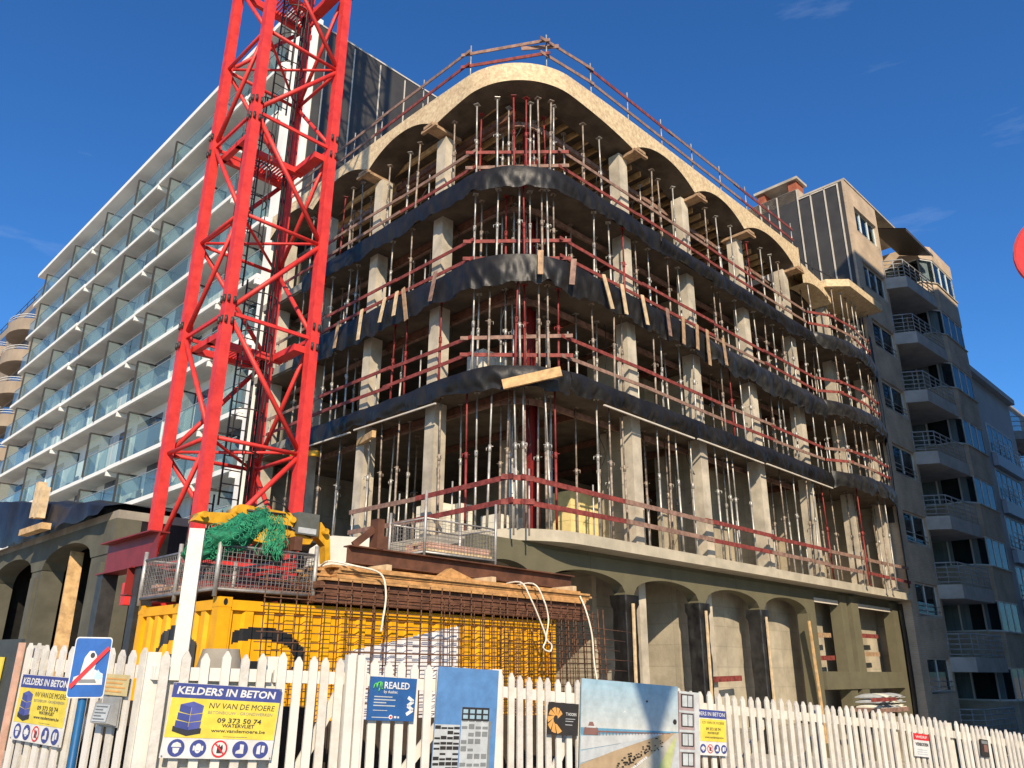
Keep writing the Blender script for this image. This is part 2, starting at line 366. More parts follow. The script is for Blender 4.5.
# roof joists
jm = MB()
for i in range(30):
    s = 1.0 + i * 0.55; jm.box(s, s + 0.08, 0.95 if s > RC else 2.0, 12, 18.15, 18.35)
jm.build('roof_joist', timber, site)
for t_ in (1.6, 4.2, 7.0):
    MB().box(1.3, 16.9, t_, t_ + .12, 17.95, 18.15).build('roof_bearer', timber_brown, site)
# edge bearers along the facade (pale steel/timber line seen under each soffit)
for k, z in ((1, FL[1]), (2, FL[2]), (3, FL[3]), (4, 18.0)):
    bm = MB()
    us = [UL + (Us(17.0) - UL) * i / 60 for i in range(61)]
    for i in range(60): bm.bar(pl(us[i], -1.15, z - .52), pl(us[i + 1], -1.15, z - .52), 0.09, 0.16)
    bm.build('edge_bearer', rail_grey, site)
    for q in range(9):
        s = 1.0 + q * 2.6
        MB().box(s, s + .1, 1.25, 7, z - .56, z - .36).build('cross_bearer', timber_brown, site)
# osb arched fascia
SPR = [Ut(13.9), Ut(10.75), Ut(7.23), Ut(3.72), Us(5.33), Us(8.95), Us(12.42), Us(16.5), Us(17.15)]
def arch_z(u):
    for a, b in zip(SPR[:-1], SPR[1:]):
        if a <= u <= b:
            c = (a + b) / 2; h = (b - a) / 2; x = (u - c) / h
            if h < 0.6: return 17.78 + .12 * (u - a)
            if h < 3: return 17.88 + .60 * (1 - abs(x) ** 2.1)
            return 17.80 + .34 * (1 - abs(x) ** 2.8)
    return 17.76
N = 420; us = [UL + (Us(17.15) - UL) * i / N for i in range(N + 1)]
def topz(u): return 18.92 - 0.15 * math.exp(-(u / 3.2) ** 2)
rows = []
rows.append([pl(u, 0.06, topz(u)) for u in us]); rows.append([pl(u, 0.06, arch_z(u)) for u in us])
rows2 = [[pl(u, 0.06, arch_z(u)) for u in us], [pl(u, -0.95, arch_z(u) + .02) for u in us]]
rows3 = [[pl(u, -0.95, arch_z(u) + .02) for u in us], [pl(u, -0.95, topz(u)) for u in us], [pl(u, 0.06, topz(u)) for u in us]]
MB().grid(rows, smooth=False).build('arched_fascia', osb, site)
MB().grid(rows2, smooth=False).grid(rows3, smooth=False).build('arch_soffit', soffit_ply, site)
u = us[-1]
MB().box(17.15, 17.17, -.06, .95, 17.8, 19.0).build('fascia_end', osb, site)
for sp in SPR[2:-1]:
    hb = MB(); s, t, n = path_uv(sp, 0); nv = Vector((n[0], n[1], 0)); tv = Vector((-n[1], n[0], 0)); b0 = Vector((s, t, 17.66))
    hb.bar(b0 + nv * .32 + tv * .05, b0 - nv * .9 + tv * .05, 0.42, 0.10)
    hb.bar(b0 + nv * .25 - tv * .3 - Vector((0, 0, .08)), b0 + nv * .25 + tv * .4 - Vector((0, 0, .08)), 0.1, .09)
    hb.build('head_board', rail_tan, site)
# low bay at the right end: smaller arch and projecting plywood plate
lo = MB(); rr = [17.2 + 2.7 * i / 40 for i in range(41)]
za = lambda s: 17.25 + 0.35 * (1 - ((s - 18.5) / 1.4) ** 2)
lo.grid([[Vector((s, -.07, 18.25 - .1 * (s - 17.2))) for s in rr], [Vector((s, -.07, za(s))) for s in rr], [Vector((s, .8, za(s))) for s in rr], [Vector((s, .8, 18.2)) for s in rr], [Vector((s, -.07, 18.25 - .1 * (s - 17.2))) for s in rr]], smooth=False)
lo.build('arched_fascia', osb, site)
bay = [(19.3, .9), (19.3, -.2), (20.0, -.95), (23.7, -.95), (23.7, .9)]
MB().prism(bay, 17.85, 18.2).build('bay_formwork', osb, site)
MB().box(17.3, 24, .9, 13.9, 17.55, 17.85).build('bay_slab', soffit_ply, site)
# columns
cx = [5.2, 8.8, 12.6, 16.4, 20.2, 23.5]; cy = [3.75, 7.05, 10.4, 13.3]
def column(s, t, z0, z1, w=.42, dd=.42):
    MB().box(s - w / 2, s + w / 2, t, t + dd, z0, z1).build('column', concrete, site)
for k in range(4):
    z0 = FL[k]; z1 = (FL[k + 1] - .34) if k < 3 else 17.72
    for s in cx:
        if k == 3 and s > 17: z1 = 17.55
        column(s, 0.32, z0, z1); 
    for t in cy: column(0.32 + .21, t - .21, z0, z1)
    if k < 3:
        column(4.6, 4.6, z0, z1, .5, .5)
# low upstand wall in the bay
# interior walls (parts)
core = MB().box(8.0, 23.6, 7.2, 7.45, 0, 17.5).box(8.0, 8.25, 7.45, 13.8, 0, 17.5); core.build('core_wall', concrete_dim, site)
MB().box(.3, 24, 13.6, 13.85, 0, 17.5).build('party_wall', concrete_dim, site)
MB().box(23.75, 23.98, .5, 13.6, 0, 17.5).build('party_wall', concrete_dim, site)
def wall(s0, s1, t0, t1, z0, z1, m=inner_beige): MB().box(s0, s1, t0, t1, z0, z1).build('inner_wall', m, site)
z0, z1 = FL[0], FL[1] - .34
for s0, s1 in ((6.5, 7.9), (9.2, 11.0), (12.4, 15.4), (16.2, 19.2), (20.0, 23.7)): wall(s0, s1, 2.3, 2.5, z0, z1)
wall(11.0, 12.4, 2.32, 2.48, z0 + 2.3, z1)
for s in (6.0, 9.6, 13.4, 17.2, 21.0): wall(s, s + .2, .95, 2.29, z0, z1)
for k in (1, 2):
    z0, z1 = FL[k], FL[k + 1] - .34
    for s0, s1 in ((9.4, 10.8), (13.4, 15.6), (17.0, 19.0), (20.6, 23.7)): wall(s0, s1, 2.9, 3.1, z0, z1)
    for s in (6.2, 10.0, 13.9, 17.4): wall(s, s + .2, 1.2, 2.89, z0, z1)
z0 = FL[3]
for s0, s1 in ((9.4, 11.2), (13.4, 15.6)): wall(s0, s1, 3.1, 3.3, z0, 17.9)
for s in (6.4, 10.2, 14.2): wall(s, s + .2, 1.2, 3.0, z0, 17.9)
# red steel corner column
rc = MB()
for z0, z1 in ((4.9, 8.7), (9.05, 11.66), (12.0, 14.66), (15.0, 18.1)):
    rc.box(2.22, 2.25, 1.68, 2.02, z0, z1).box(2.53, 2.56, 1.68, 2.02, z0, z1).box(2.25, 2.53, 1.83, 1.87, z0, z1)
rc.build('red_steel_column', dark_red, site)
# ---- ground floor arcade (right facade)
def arch_wall(mb, a, b, zs, zc, top, y0, y1, n=24):
    xs = [a + (b - a) * i / n for i in range(n + 1)]; c = (a + b) / 2; h = (b - a) / 2
    zb = [zs + (zc - zs) * math.sqrt(max(0, 1 - ((x - c) / h) ** 2)) for x in xs]
    mb.grid([[Vector((x, y0, top)) for x in xs], [Vector((x, y0, z)) for x, z in zip(xs, zb)]], smooth=False)
    mb.grid([[Vector((x, y0, z)) for x, z in zip(xs, zb)], [Vector((x, y1, z)) for x, z in zip(xs, zb)]], smooth=False)
    mb.grid([[Vector((x, y1, z)) for x, z in zip(xs, zb)], [Vector((x, y1, top)) for x in xs]], smooth=False)
ar = MB(); T0, T1 = 0.46, 0.84
PIERS = [(-0.95, -0.85), (1.0, 1.42), (4.55, 4.95), (8.1, 8.5), (11.7, 12.05), (15.1, 15.75)]
for (a0, a1), (b0, b1) in zip(PIERS[:-1], PIERS[1:]): arch_wall(ar, a1, b0, 3.68, 4.12, 4.5, T0, T1)
for a0, a1 in PIERS: ar.box(a0, a1, T0, T1, 3.6, 4.5)
ar.box(-.9, 24, T0 + .05, T1 - .05, 4.5, 4.62)
ar.build('arcade_spandrel', olive, site)
for a0, a1 in PIERS[1:-1]: MB().box(a0 + .03, a1 - .03, T0 + .03, T1, -2.2, 3.6).build('arcade_pier', olive, site)
MB().box(15.1, 15.75, T0, T1, -2.2, 3.6).box(15.2, 15.62, T0 - .06, T0, -2.2, 3.7).build('arcade_pier', olive, site)
fr = MB().box(17.85, 18.4, T0 - .05, T1, -2.2, 4.5).box(18.7, 19.35, T0 - .1, T1, -2.2, 4.5).box(18.4, 18.7, T0 + .1, T1, -2.2, 4.5)
fr.box(15.75, 17.85, T0 + .1, T1, 4.28, 4.5).box(19.35, 23.4, T0 + .1, T1, 4.28, 4.5).box(23.0, 23.95, T0 - .03, T1, -2.2, 4.5).box(15.75, 23.0, T0 - .12, T1 - .1, 1.15, 1.75)
fr.build('shopfront_frame', olive, site)
for x0, x1 in ((15.8, 17.8), (19.4, 22.9)): MB().box(x0, x1, T0 + .02, T0 + .1, 4.12, 4.28).build('pale_lintel', batten_white, site)
MB().box(8.4, 23.7, 1.42, 1.6, -2.2, 4.5).build('ground_wall', inner_beige, site)
MB().box(8.4, 8.6, 1.6, 3.1, -2.2, 4.5).build('ground_wall', inner_beige, site)
MB().box(5.6, 8.4, 3.3, 3.5, -2.2, 4.5).build('ground_wall', concrete_dim, site)  # darkened wall, shade inside the arch is in its colour
MB().box(-2.2, 5.6, 5.5, 5.7, -1, 4.5).build('ground_wall', wall_tarp, site)  # dark wall standing in for the unlit open interior
MB().box(5.4, 5.6, 2.3, 5.5, -1, 4.5).build('ground_wall', inner_beige, site)
for s in (5.9, 9.4, 12.9, 16.6): MB().box(s, s + .32, 1.0, 1.3, -2.2, 4.5).build('inner_column', concrete, site)
for s, z in ((16.0, 3.0), (16.1, 2.2), (19.7, 3.1), (19.6, 2.4), (9.2, 1.5)):
    MB().bar((s, T0 + .35, z), (s + 1.7 + .8 * (s > 19), T0 + .42, z + .03), .05, .16).build('cross_board', rail_red if z in (2.2, 3.1, 1.5) else rail_tan, site)
MB().box(-.9, 24, 0.75, 5.5, -2.2, 0.05).build('ground_slab', concrete_dim, site)

# ---- black film round the slab edges: things of their own
def film(name, label, u0, u1, zt, zb, seed, m=tarp, amp=.07, bulge=.10, fn=pl, step=.06, tat=0.16):
    nu = max(8, int((u1 - u0) / step)); nv = 16; rows = []
    for j in range(nv + 1):
        f = j / nv; row = []
        for i in range(nu + 1):
            u = u0 + (u1 - u0) * i / nu
            edge = tat * nz3(u * .9, seed, 3) + tat * .6 * nz3(u * 2.7, seed, 7) + .015 * nz3(u * 7, seed, 1)
            top = zt + .05 * nz3(u * 1.3, seed, 20); bot = zb + edge
            z = top + (bot - top) * f
            if f > .6: z += (f - .6) * 1.1 * max(0, nz3(u * 1.7, seed, 44)) * .35
            fold = nz3(u * .9 + f * .5, f * .7, seed) * 1.0 + .75 * (.5 - abs(nz3(u * 2.2 - f * .8, f * .5, seed + 5)) * 2) + .45 * (.4 - abs(nz3(u * 5.5 + f * .9, f * .6, seed + 9)) * 2)
            d = .07 + bulge * math.sin(pi * min(1, f * 1.1)) * (.6 + .5 * nz3(u * .7, seed, 2)) + amp * fold * (.35 + f)
            row.append(fn(u, max(.045, d), z))
        rows.append(row)
    mb = MB().grid(rows, smooth=True)
    back = [[fn(u0 + (u1 - u0) * i / nu, .035, zt + .05 * nz3((u0 + (u1 - u0) * i / nu) * 1.3, seed, 20)) for i in range(nu + 1)], rows[0]]
    mb.grid(back, smooth=False)
    o = mb.build(name, m, None, C0, Q45)
    return tag(o, label, 'plastic sheet', 'black plastic sheets round the slab edges')
film('plastic_sheet', 'black plastic sheet along the lowest wrapped slab edge, left wing to the rounded corner', UL + 3, Us(1.9), 9.1, 8.5, 1.5)
film('plastic_sheet', 'black plastic sheet along the lowest wrapped slab edge of the long right facade', Us(1.9), Us(17.6), 9.1, 8.52, 4.2)
film('plastic_sheet', 'black plastic sheet with nailed timber battens, middle slab edge on the left wing', UL + 3, Ut(2.4), 12.3, 11.4, 8.8, amp=.09, tat=.2)
film('plastic_sheet', 'bulging black plastic sheet with nailed battens round the middle slab corner', Ut(2.4), Us(8.9), 12.32, 11.45, 12.1, amp=.11, bulge=.05, tat=.24)
film('plastic_sheet', 'sagging loose black plastic sheet on the middle slab edge right of the battens', Us(8.9), Us(17.6), 12.2, 11.35, 15.4, tarp2, amp=.10, bulge=.22, tat=.28)
film('plastic_sheet', 'smooth black plastic sheet round the top wrapped slab edge below the plywood arches', UL + 3, Us(6.5), 15.15, 14.5, 22.7, amp=.05, bulge=.05)
film('plastic_sheet', 'black plastic sheet on the top wrapped slab edge, right facade', Us(6.5), Us(17.6), 15.1, 14.52, 27.1, amp=.07)
def bowp(u, d, z):
    f = max(0, min(1, (u - 17.5) / 6.3)); return Vector((u, -d - .65 * math.sin(pi * f) ** .6, z))
for k, w in ((1, 'lowest'), (2, 'middle'), (3, 'top')):
    film('plastic_sheet', 'crumpled dusty black plastic sheet on the bowed bay, %s of the three' % w, 17.5, 23.8, FL[k] + .12, FL[k] - .5, 31 + k * 3, tarp2, amp=.07, bulge=.1, fn=bowp, tat=.25)
# pale angle under film 2
for k, ztop in ((1, 8.47),):
    for ua, ub in ((UL + 3, Ut(7.0)), (Ut(6.8), Ut(3.0)), (Us(3.2), Us(7.6)), (Us(7.8), Us(11.9)), (Us(12.1), Us(17.3))):
        MB().bar(pl(ua, .11, ztop), pl(ub, .11, ztop - .03), .05, .04).build('edge_angle', batten_white, site)
# battens nailed to the middle sheet
bl = [(-7.5, .95), (-6.2, 1.05), (-5.0, .8), (-4.4, .8), (-4.1, 1.15), (-2.6, .9), (.55, .75), (1.5, .85), (2.75, 1.0), (3.6, .95), (4.6, .95), (5.9, .95), (6.8, 1.0), (7.6, .95), (8.2, 1.3), (9.2, 1.0)]
for i, (u, L) in enumerate(bl):
    tl = random.uniform(-.16, .16) if i not in (4, 8) else .3
    p0 = pl(u, .24, 12.38); p1 = pl(u + tl, .29, 12.38 - L)
    o = MB().bar(p0 - p0, p1 - p0, .025, .15, up=(1, -1, 0) if abs(u) < 1.8 else ((1, 0, 0) if u > 0 else (0, 1, 0))).build('timber_batten', random.choice([timber_pale, rail_tan, rail_tan, rail_grey]), None, W(p0.x, p0.y, p0.z), Q45)
    tag(o, 'rough timber batten nailed upright over the black plastic on the middle slab edge', 'batten', 'battens nailed over the middle plastic sheet')
# jutting beam over the lowest sheet at the corner
p0 = pl(-.35, .25, 8.5)
q0 = pl(.9, .55, 8.83)
jb = MB().bar((0, 0, 0), q0 - p0, .08, .26); tag(jb.build('timber_beam', timber, None, W(*p0), Q45), 'short yellow timber beam jutting over the lowest black sheet at the rounded corner', 'timber beam')

# ---- steel props
def prop_mesh(h, name, m):
    mb = MB(); ht = h * random.uniform(.52, .62)
    mb.tube((0, 0, .012), (0, 0, ht), .034, 7); mb.tube((0, 0, ht), (0, 0, h - .012), .026, 7)
    mb.tube((0, 0, ht - .16), (0, 0, ht + .02), .046, 7)
    mb.tube((-.11, 0, ht - .03), (.11, 0, ht - .03), .012, 5)
    mb.tube((.11, 0, ht - .03), (.11, 0, ht - .12), .012, 5)
    mb.box(-.07, .07, -.07, .07, 0, .012); mb.box(-.08, .08, -.08, .08, h - .012, h)
    me = mb.build(name, m); d = me.data; bpy.data.objects.remove(me); return d
names = ['first', 'second', 'third', 'fourth']
PM = {}
for k in range(4):
    h = [FL[1] - .34 - FL[0], FL[2] - .34 - FL[1], FL[3] - .34 - FL[2], 17.78 - FL[3]][k]
    PM[k] = (h, [prop_mesh(h, 'steel_prop', m) for m in (galv, galv, galv_rust, galv_rust, prop_red)])
def add_prop(s, t, k, z0=None, tilt=None, side='right', mi=None, hs=1):
    h, ms = PM[k]
    me = ms[mi] if mi is not None else random.choices(ms, (4, 4, 3, 3, .8))[0]
    o = bpy.data.objects.new('steel_prop', me); COL.objects.link(o)
    o.location = W(s, t, FL[k] if z0 is None else z0)
    o.rotation_euler = (random.gauss(0, .012) if tilt is None else tilt, random.gauss(0, .014), random.uniform(0, 6))
    o.scale = (1, 1, hs)
    ar = {'right': 'along the long right facade', 'left': 'along the left wing', 'corner': 'inside the rounded corner', 'bay': 'in the bowed bay at the right end'}[side]
    tag(o, 'steel shoring prop, %s raised floor %s' % (names[k], ar), 'shoring prop', 'steel props on the %s raised floor %s' % (names[k], ar))
near = lambda s, L: any(abs(s - c) < .42 for c in L)
for k in range(4):
    st = 1.25
    # right facade rows
    for d, st in ((.22, .74), (1.05, 1.15), (1.9, 2.2)):
        s = 3.0 + random.uniform(0, .5)
        while s < 17.2:
            if not near(s, cx): add_prop(s, d + random.uniform(-.08, .12), k, side='right', hs=1.0 if (d > .5 or k < 3) else 1.0)
            s += st * random.uniform(.65, 1.35)
    for d, st in ((.22, .8), (1.05, 1.35), (2.0, 2.6)):
        t = 3.0 + random.uniform(0, .5)
        while t < 11.5:
            if not near(t, cy): add_prop(d + random.uniform(-.08, .12), t, k, side='left')
            t += st * random.uniform(.65, 1.35)
    for u, d in ((-1.5, .2), (-.8, .25), (-.1, .2), (.35, .5), (1.0, .25), (1.35, .35), (-1.2, 1.3), (-.3, 1.2), (.6, 1.3), (1.3, 1.3), (0, 2.4), (.8, 2.6), (-1.7, .6), (-.5, .7), (.15, .3), (.75, .25), (1.6, .9), (-.9, 1.9)):
        p = pl(u + random.uniform(-.12, .12), -d, 0); add_prop(p.x, p.y, k, side='corner', mi=4 if random.random() < .14 else None)
    s = 17.8
    while s < 23.6 and k < 4:
        p = bowp(s, -.22 - random.choice([0, 0, .7]), 0)
        add_prop(p.x, p.y, k, side='bay', hs=.97 if k == 3 else 1); s += random.uniform(.5, .8)

# ---- guard rails
def guard_rail(label, nodes, z, ends=.35, mats=(rail_red, rail_grey), post=2.3, h=(.58, 1.08), cols=None, pm=galv, w=.125):
    root = empty('guard_rail', W(nodes[0][0], nodes[0][1], z), label, 'guard rail', Q45, 'guard rails round the open floors')
    o0 = Vector((nodes[0][0], nodes[0][1], 0))
    P = [Vector((a, b, 0)) - o0 for a, b in nodes]
    for i in range(len(P) - 1):
        a, b = P[i], P[i + 1]; d = (b - a); L = d.length; d.normalize()
        nseg = max(1, round(L / 4.2))
        nout = Vector((d.y, -d.x, 0))
        for hh in h:
            for q in range(nseg):
                aa = a + d * (L * q / nseg - (.18 if q or i else 0)); bb = a + d * (L * (q + 1) / nseg + .18)
                j1, j2 = random.uniform(-.04, .04), random.uniform(-.04, .04)
                off = nout * (.03 * (q % 2) + .03 * (i % 2))
                MB().bar(aa + off + Vector((0, 0, hh + j1)), bb + off + Vector((0, 0, hh + j2)), .028, w).build('rail_board', random.choice(cols or [rail_red, rail_grey, rail_grey, rail_red, rail_red]), root)
        npst = max(1, round(L / post))
        for q in range(npst + (1 if i == len(P) - 2 else 0)):
            p = a + d * (L * q / npst + .12) - nout * .04
            MB().tube(p + Vector((0, 0, -.28)), p + Vector((0, 0, 1.3)), .022, 7).build('post', pm, root)
    return root
guard_rail('reddish guard rail of boards on the pale ledge above the ground floor arches', [(-.05, 6.8), (-.05, .25), (.25, -.05), (24.0, -.05)], 4.92, h=(.5, 1.05))
for k, w in ((1, 'second'), (2, 'third'), (3, 'fourth')):
    cl = .06
    nodes = [(cl + .1, 12.8), (cl + .1, 2.1), (2.0, cl + .1), (17.3, cl + .1)]
    guard_rail('reddish guard rail of boards round the %s raised floor' % w, nodes, FL[k] + .03, h=(.55, 1.1), w=.105)
    b = [(17.55, .1), (18.6, -.42), (20.6, -.56), (22.6, -.42), (23.7, .1)]
    guard_rail('short guard rail of boards on the bowed bay of the %s raised floor' % w, b, FL[k] + .03, post=1.6, w=.11)
rn = [(.1, 13.7), (.1, 7.0), (.1, 2.4), (1.4, .3), (3.3, .1), (17.0, .1)]
guard_rail('roof guard rail of thin boards along the top of the plywood arches', rn, 18.95, post=1.9, h=(.45, .98), cols=[rail_red, rail_grey, rail_grey], w=.11)
guard_rail('small guard rail beside the plywood plate of the bay roof', [(17.4, .4), (19.2, .3), (23.4, -.3)], 18.0, post=1.6, h=(.4, .95), cols=[dark_steel], pm=dark_steel, w=.06)
# protruding boards on the roof corner
rb = MB().bar((0, 0, 0), (.9, -.75, .2), .03, .14); tag(rb.build('timber_board', rail_grey, None, W(1.0, .9, 19.75), Q45), 'loose board sticking out above the roof guard rail at the corner', 'board')

# ---- building materials stored on the floors
def pallet_stack(label, s, t, z, nx, ny, nzz, bs, m, film_=None):
    root = empty('block_pallet', W(s, t, z), label, 'block stack', Q45, 'pallets of blocks stored on the floors')
    p = MB()
    for i in range(3): p.box(0, nx * bs[0], i * (ny * bs[1] - .1) / 2, i * (ny * bs[1] - .1) / 2 + .1, 0, .1)
    for i in range(6): p.box(i * (nx * bs[0] - .1) / 5, i * (nx * bs[0] - .1) / 5 + .1, 0, ny * bs[1], .1, .125)
    p.build('pallet', rail_grey, root)
    b = MB()
    for i in range(nx):
        for j in range(ny):
            for k in range(nzz):
                if k == nzz - 1 and random.random() < .25: continue
                x, y, zz = i * bs[0], j * bs[1], .127 + k * bs[2]
                b.box(x + .006, x + bs[0] - .006, y + .006, y + bs[1] - .006, zz, zz + bs[2] - .008)
    b.build('blocks', m, root)
pallet_stack('low stack of white blocks on the second raised floor of the left wing', 1.6, 5.2, FL[1], 2, 5, 3, (.5, .35, .25), block_white)
pallet_stack('tall stack of white blocks on the second raised floor near the corner', 1.5, 2.9, FL[1], 2, 2, 6, (.5, .35, .22), block_white)
pallet_stack('stack of white blocks on the first raised floor of the left wing', 1.6, 4.4, FL[0], 2, 4, 5, (.5, .35, .25), block_white)
pallet_stack('tall yellow wrapped insulation pallet on the first raised floor behind the corner column', 4.9, 2.6, FL[0], 3, 2, 4, (.5, .5, .45), block_yellow)
pallet_stack('low stack of white blocks on the first raised floor near the corner', 1.8, 2.5, FL[0], 3, 2, 3, (.45, .35, .22), block_white)

# timber sticking out of the left wing and loose cables on the floors
tag(MB().bar((0, 0, 0), (-.5, -1.5, -.12), .12, .2).build('timber_beam', timber, None, W(.35, 7.2, 8.25), Q45), 'yellowish timber beam sticking out under the lowest black sheet on the left wing', 'timber beam')
tag(MB().bar((0, 0, 0), (-.5, .8, .05), .14, .16).build('formwork_girder', machine_yellow if 'machine_yellow' in MATS else timber, None, W(-.1, 8.7, 8.1), Q45), 'short yellow girder end beside the crane under the lowest black sheet', 'girder')
for k in range(4):
    for q in range(4):
        u = -4 + q * 4.3 + random.uniform(-1, 1); p = pl(u, -.6 - .5 * random.random(), FL[k] + (2.4 if k else 3.3)); L = random.uniform(1.2, 2.3); pts = [Vector((0, 0, .25))]
        for i in range(1, 9): pts.append(Vector((.12 * math.sin(i * .9 + q), .12 * math.cos(i * .7 + k), .25 - L * i / 8)))
        tag(MB().path(pts, .011, 5).build('loose_cable', black_paint, None, W(p.x, p.y, p.z), Q45), 'loose dark cable hanging from a soffit among the props', 'cable', 'loose cables hanging among the props')

film('plastic_sheet', 'black plastic strip draped down the right end edge of the shell beside the brick building', 23.78, 24.02, 16.9, 5.2, 61.0, tarp, amp=.10, bulge=.12, fn=lambda u, d, z: Vector((u + .12 * nz3(z * .8, 3, 1), -d * 1.4, z)), step=.03)
film('plastic_sheet', 'black plastic strip hanging beside the right end of the shopfront frame', 23.5, 24.0, 4.5, -1.5, 66.0, tarp, amp=.06, bulge=.06, fn=lambda u, d, z: Vector((u + .06 * nz3(z * .8, 3, 1), .42 - d, z)), step=.04)

# ------------------------------------------------------------------ tower crane
HW = 1.88
crane = empty('tower_crane', W(-6.99, 1.0, 0), 'red lattice tower crane mast standing in front of the building shell', 'crane', Q45)
corners = [(0, 0), (HW, 0), (HW, HW), (0, HW)]          # M, R, B, L  (local x along the street, y along the left wing)
ZT = 40.9
for i, (x, y) in enumerate(corners):
    sx, sy = (1 if x == 0 else -1), (1 if y == 0 else -1)
    MB().box(x - .10, x + .10, y - .10, y + .10, 0.3, ZT).build('leg', crane_red, crane)
JZ = [3.5 + 4.71 * i for i in range(8)]; MZ = [5.7 + 4.7 * i for i in range(8)]
for z in JZ:
    for x, y in corners:
        cn = MB()
        ox, oy = (-.12 if x == 0 else .12), (-.12 if y == 0 else .12)
        for a in (-.06, .06):
            for dz in (-.22, .22):
                cn.tube((x + a, y + oy * 1.0, z + dz - .07), (x + a, y + oy * 1.0, z + dz + .07), .028, 6)
                cn.tube((x + ox * 1.0, y + a, z + dz - .07), (x + ox * 1.0, y + a, z + dz + .07), .028, 6)
        cn.build('joint_bolts', dark_steel, crane)
br = MB()
for i in range(8):
    z0, zm = JZ[i], MZ[i]; z1 = z0 + 4.71
    for k in range(4):
        (ax, ay), (bx, by) = corners[k], corners[(k + 1) % 4]
        d = Vector((bx - ax, by - ay, 0)).normalized() * .09
        P, Q = Vector((ax, ay, 0)), Vector((bx, by, 0))
        br.tube(P + d + Vector((0, 0, z0 + .12)), Q - d + Vector((0, 0, zm - .1)), .05, 8)
        br.tube(Q - d + Vector((0, 0, zm + .1)), P + d + Vector((0, 0, z1 - .12)), .05, 8)
        br.tube(P + d + Vector((0, 0, zm)), Q - d + Vector((0, 0, zm)), .042, 8)
        br.bar(P + d + Vector((0, 0, z0 - .02)), Q - d + Vector((0, 0, z0 - .02)), .05, .07)
for i in range(8):
    br.tube((.1, .1, MZ[i] - .03), (HW - .1, HW - .1, MZ[i] - .03), .032, 7); br.tube((HW - .1, .1, MZ[i] + .04), (.1, HW - .1, MZ[i] + .04), .032, 7)
br.build('lattice_bracing', crane_red, crane)
for i in range(8):                                        # rest platforms with ladder flights
    z = JZ[i] - .35
    pf = MB().box(.12, HW - .12, HW * .5, HW * .5 + .12, z, z + .14).box(.12, HW - .12, HW - .2, HW - .08, z, z + .14)
    for q in range(14): pf.box(.7 + q * .075, .7 + q * .075 + .03, HW * .5 + .1, HW - .2, z + .1, z + .14)
    pf.box(.12, .24, .12, HW - .12, z + .0, z + .13).box(HW - .34, HW - .1, .1, HW * .5, z + .02, z + .16)
    pf.build('rest_platform', crane_red, crane)
ld_ = MB()
for i in range(9):
    zb = JZ[0] - 3.2 + 4.71 * i - .3; zt = zb + 4.9; y = 1.15; x = .55 + .5 * (i % 2)
    for dx in (-.2, .2): ld_.tube((x + dx, y, zb), (x + dx, y, zt), .022, 6)
    for q in range(17): ld_.tube((x - .2, y, zb + .15 + q * .285), (x + .2, y, zb + .15 + q * .285), .013, 5)
    for q in range(5):
        zz = zb + 1.0 + q * .85
        pts = [(x + .34 * math.cos(a), y - .34 + .40 * math.sin(a) * -1 + .1, zz) for a in [pi * j / 8 - .1 for j in range(9)]]
        ld_.path(pts, .014, 5)
    for a in (.5, 1.2, 1.95, 2.65):
        px, py = x + .34 * math.cos(a), y - .24 - .40 * math.sin(a)
        ld_.tube((px, py, zb + .9), (px, py, zb + 4.5), .013, 5)
ld_.build('caged_ladder', dark_steel, crane)
cb = MB()
for x, y in ((1.45, 1.3), (1.52, 1.3), (1.48, 1.38)): cb.tube((x, y, .5), (x + .05, y, ZT), .026, 6)
cb.build('power_cable', black_paint, crane)
MB().bar((-.35, -.1, 3.0), (HW + .35, -.1, 3.0), .22, .4).bar((-.35, HW + .1, 3.0), (HW + .35, HW + .1, 3.0), .22, .4).bar((-.1, .1, 2.98), (-.1, HW, 2.98), .2, .36).bar((HW + .1, .1, 2.98), (HW + .1, HW, 2.98), .2, .36).build('base_frame', crane_red, crane)
# oxide red steel frame left of the crane
sf = empty('beam_trestle', W(-8.2, 1.2, 0), 'oxide red steel beam frame beside the foot of the crane', 'trestle', Q45)
def ibeam(mb, p, q, h, b, tf=.02):
    p, q = Vector(p), Vector(q)
    mb.bar(p + Vector((0, 0, h / 2)), q + Vector((0, 0, h / 2)), b, tf); mb.bar(p - Vector((0, 0, h / 2)), q - Vector((0, 0, h / 2)), b, tf); mb.bar(p, q, .02, h - tf)
b1 = MB(); ibeam(b1, (0, -1.7, 3.4), (0, .35, 3.4), .5, .3); b1.build('beam', dark_red, sf)
b2 = MB(); ibeam(b2, (-.2, -1.2, 2.94), (2.6, -1.2, 2.94), .4, .25); b2.build('beam', dark_red, sf)
MB().box(-.12, .12, .05, .3, 0, 3.14).build('post', dark_steel, sf); MB().box(-.12, .12, -1.5, -1.28, 0, 3.14).build('post', dark_steel, sf)  # red posts coloured dark to carry the shade around them

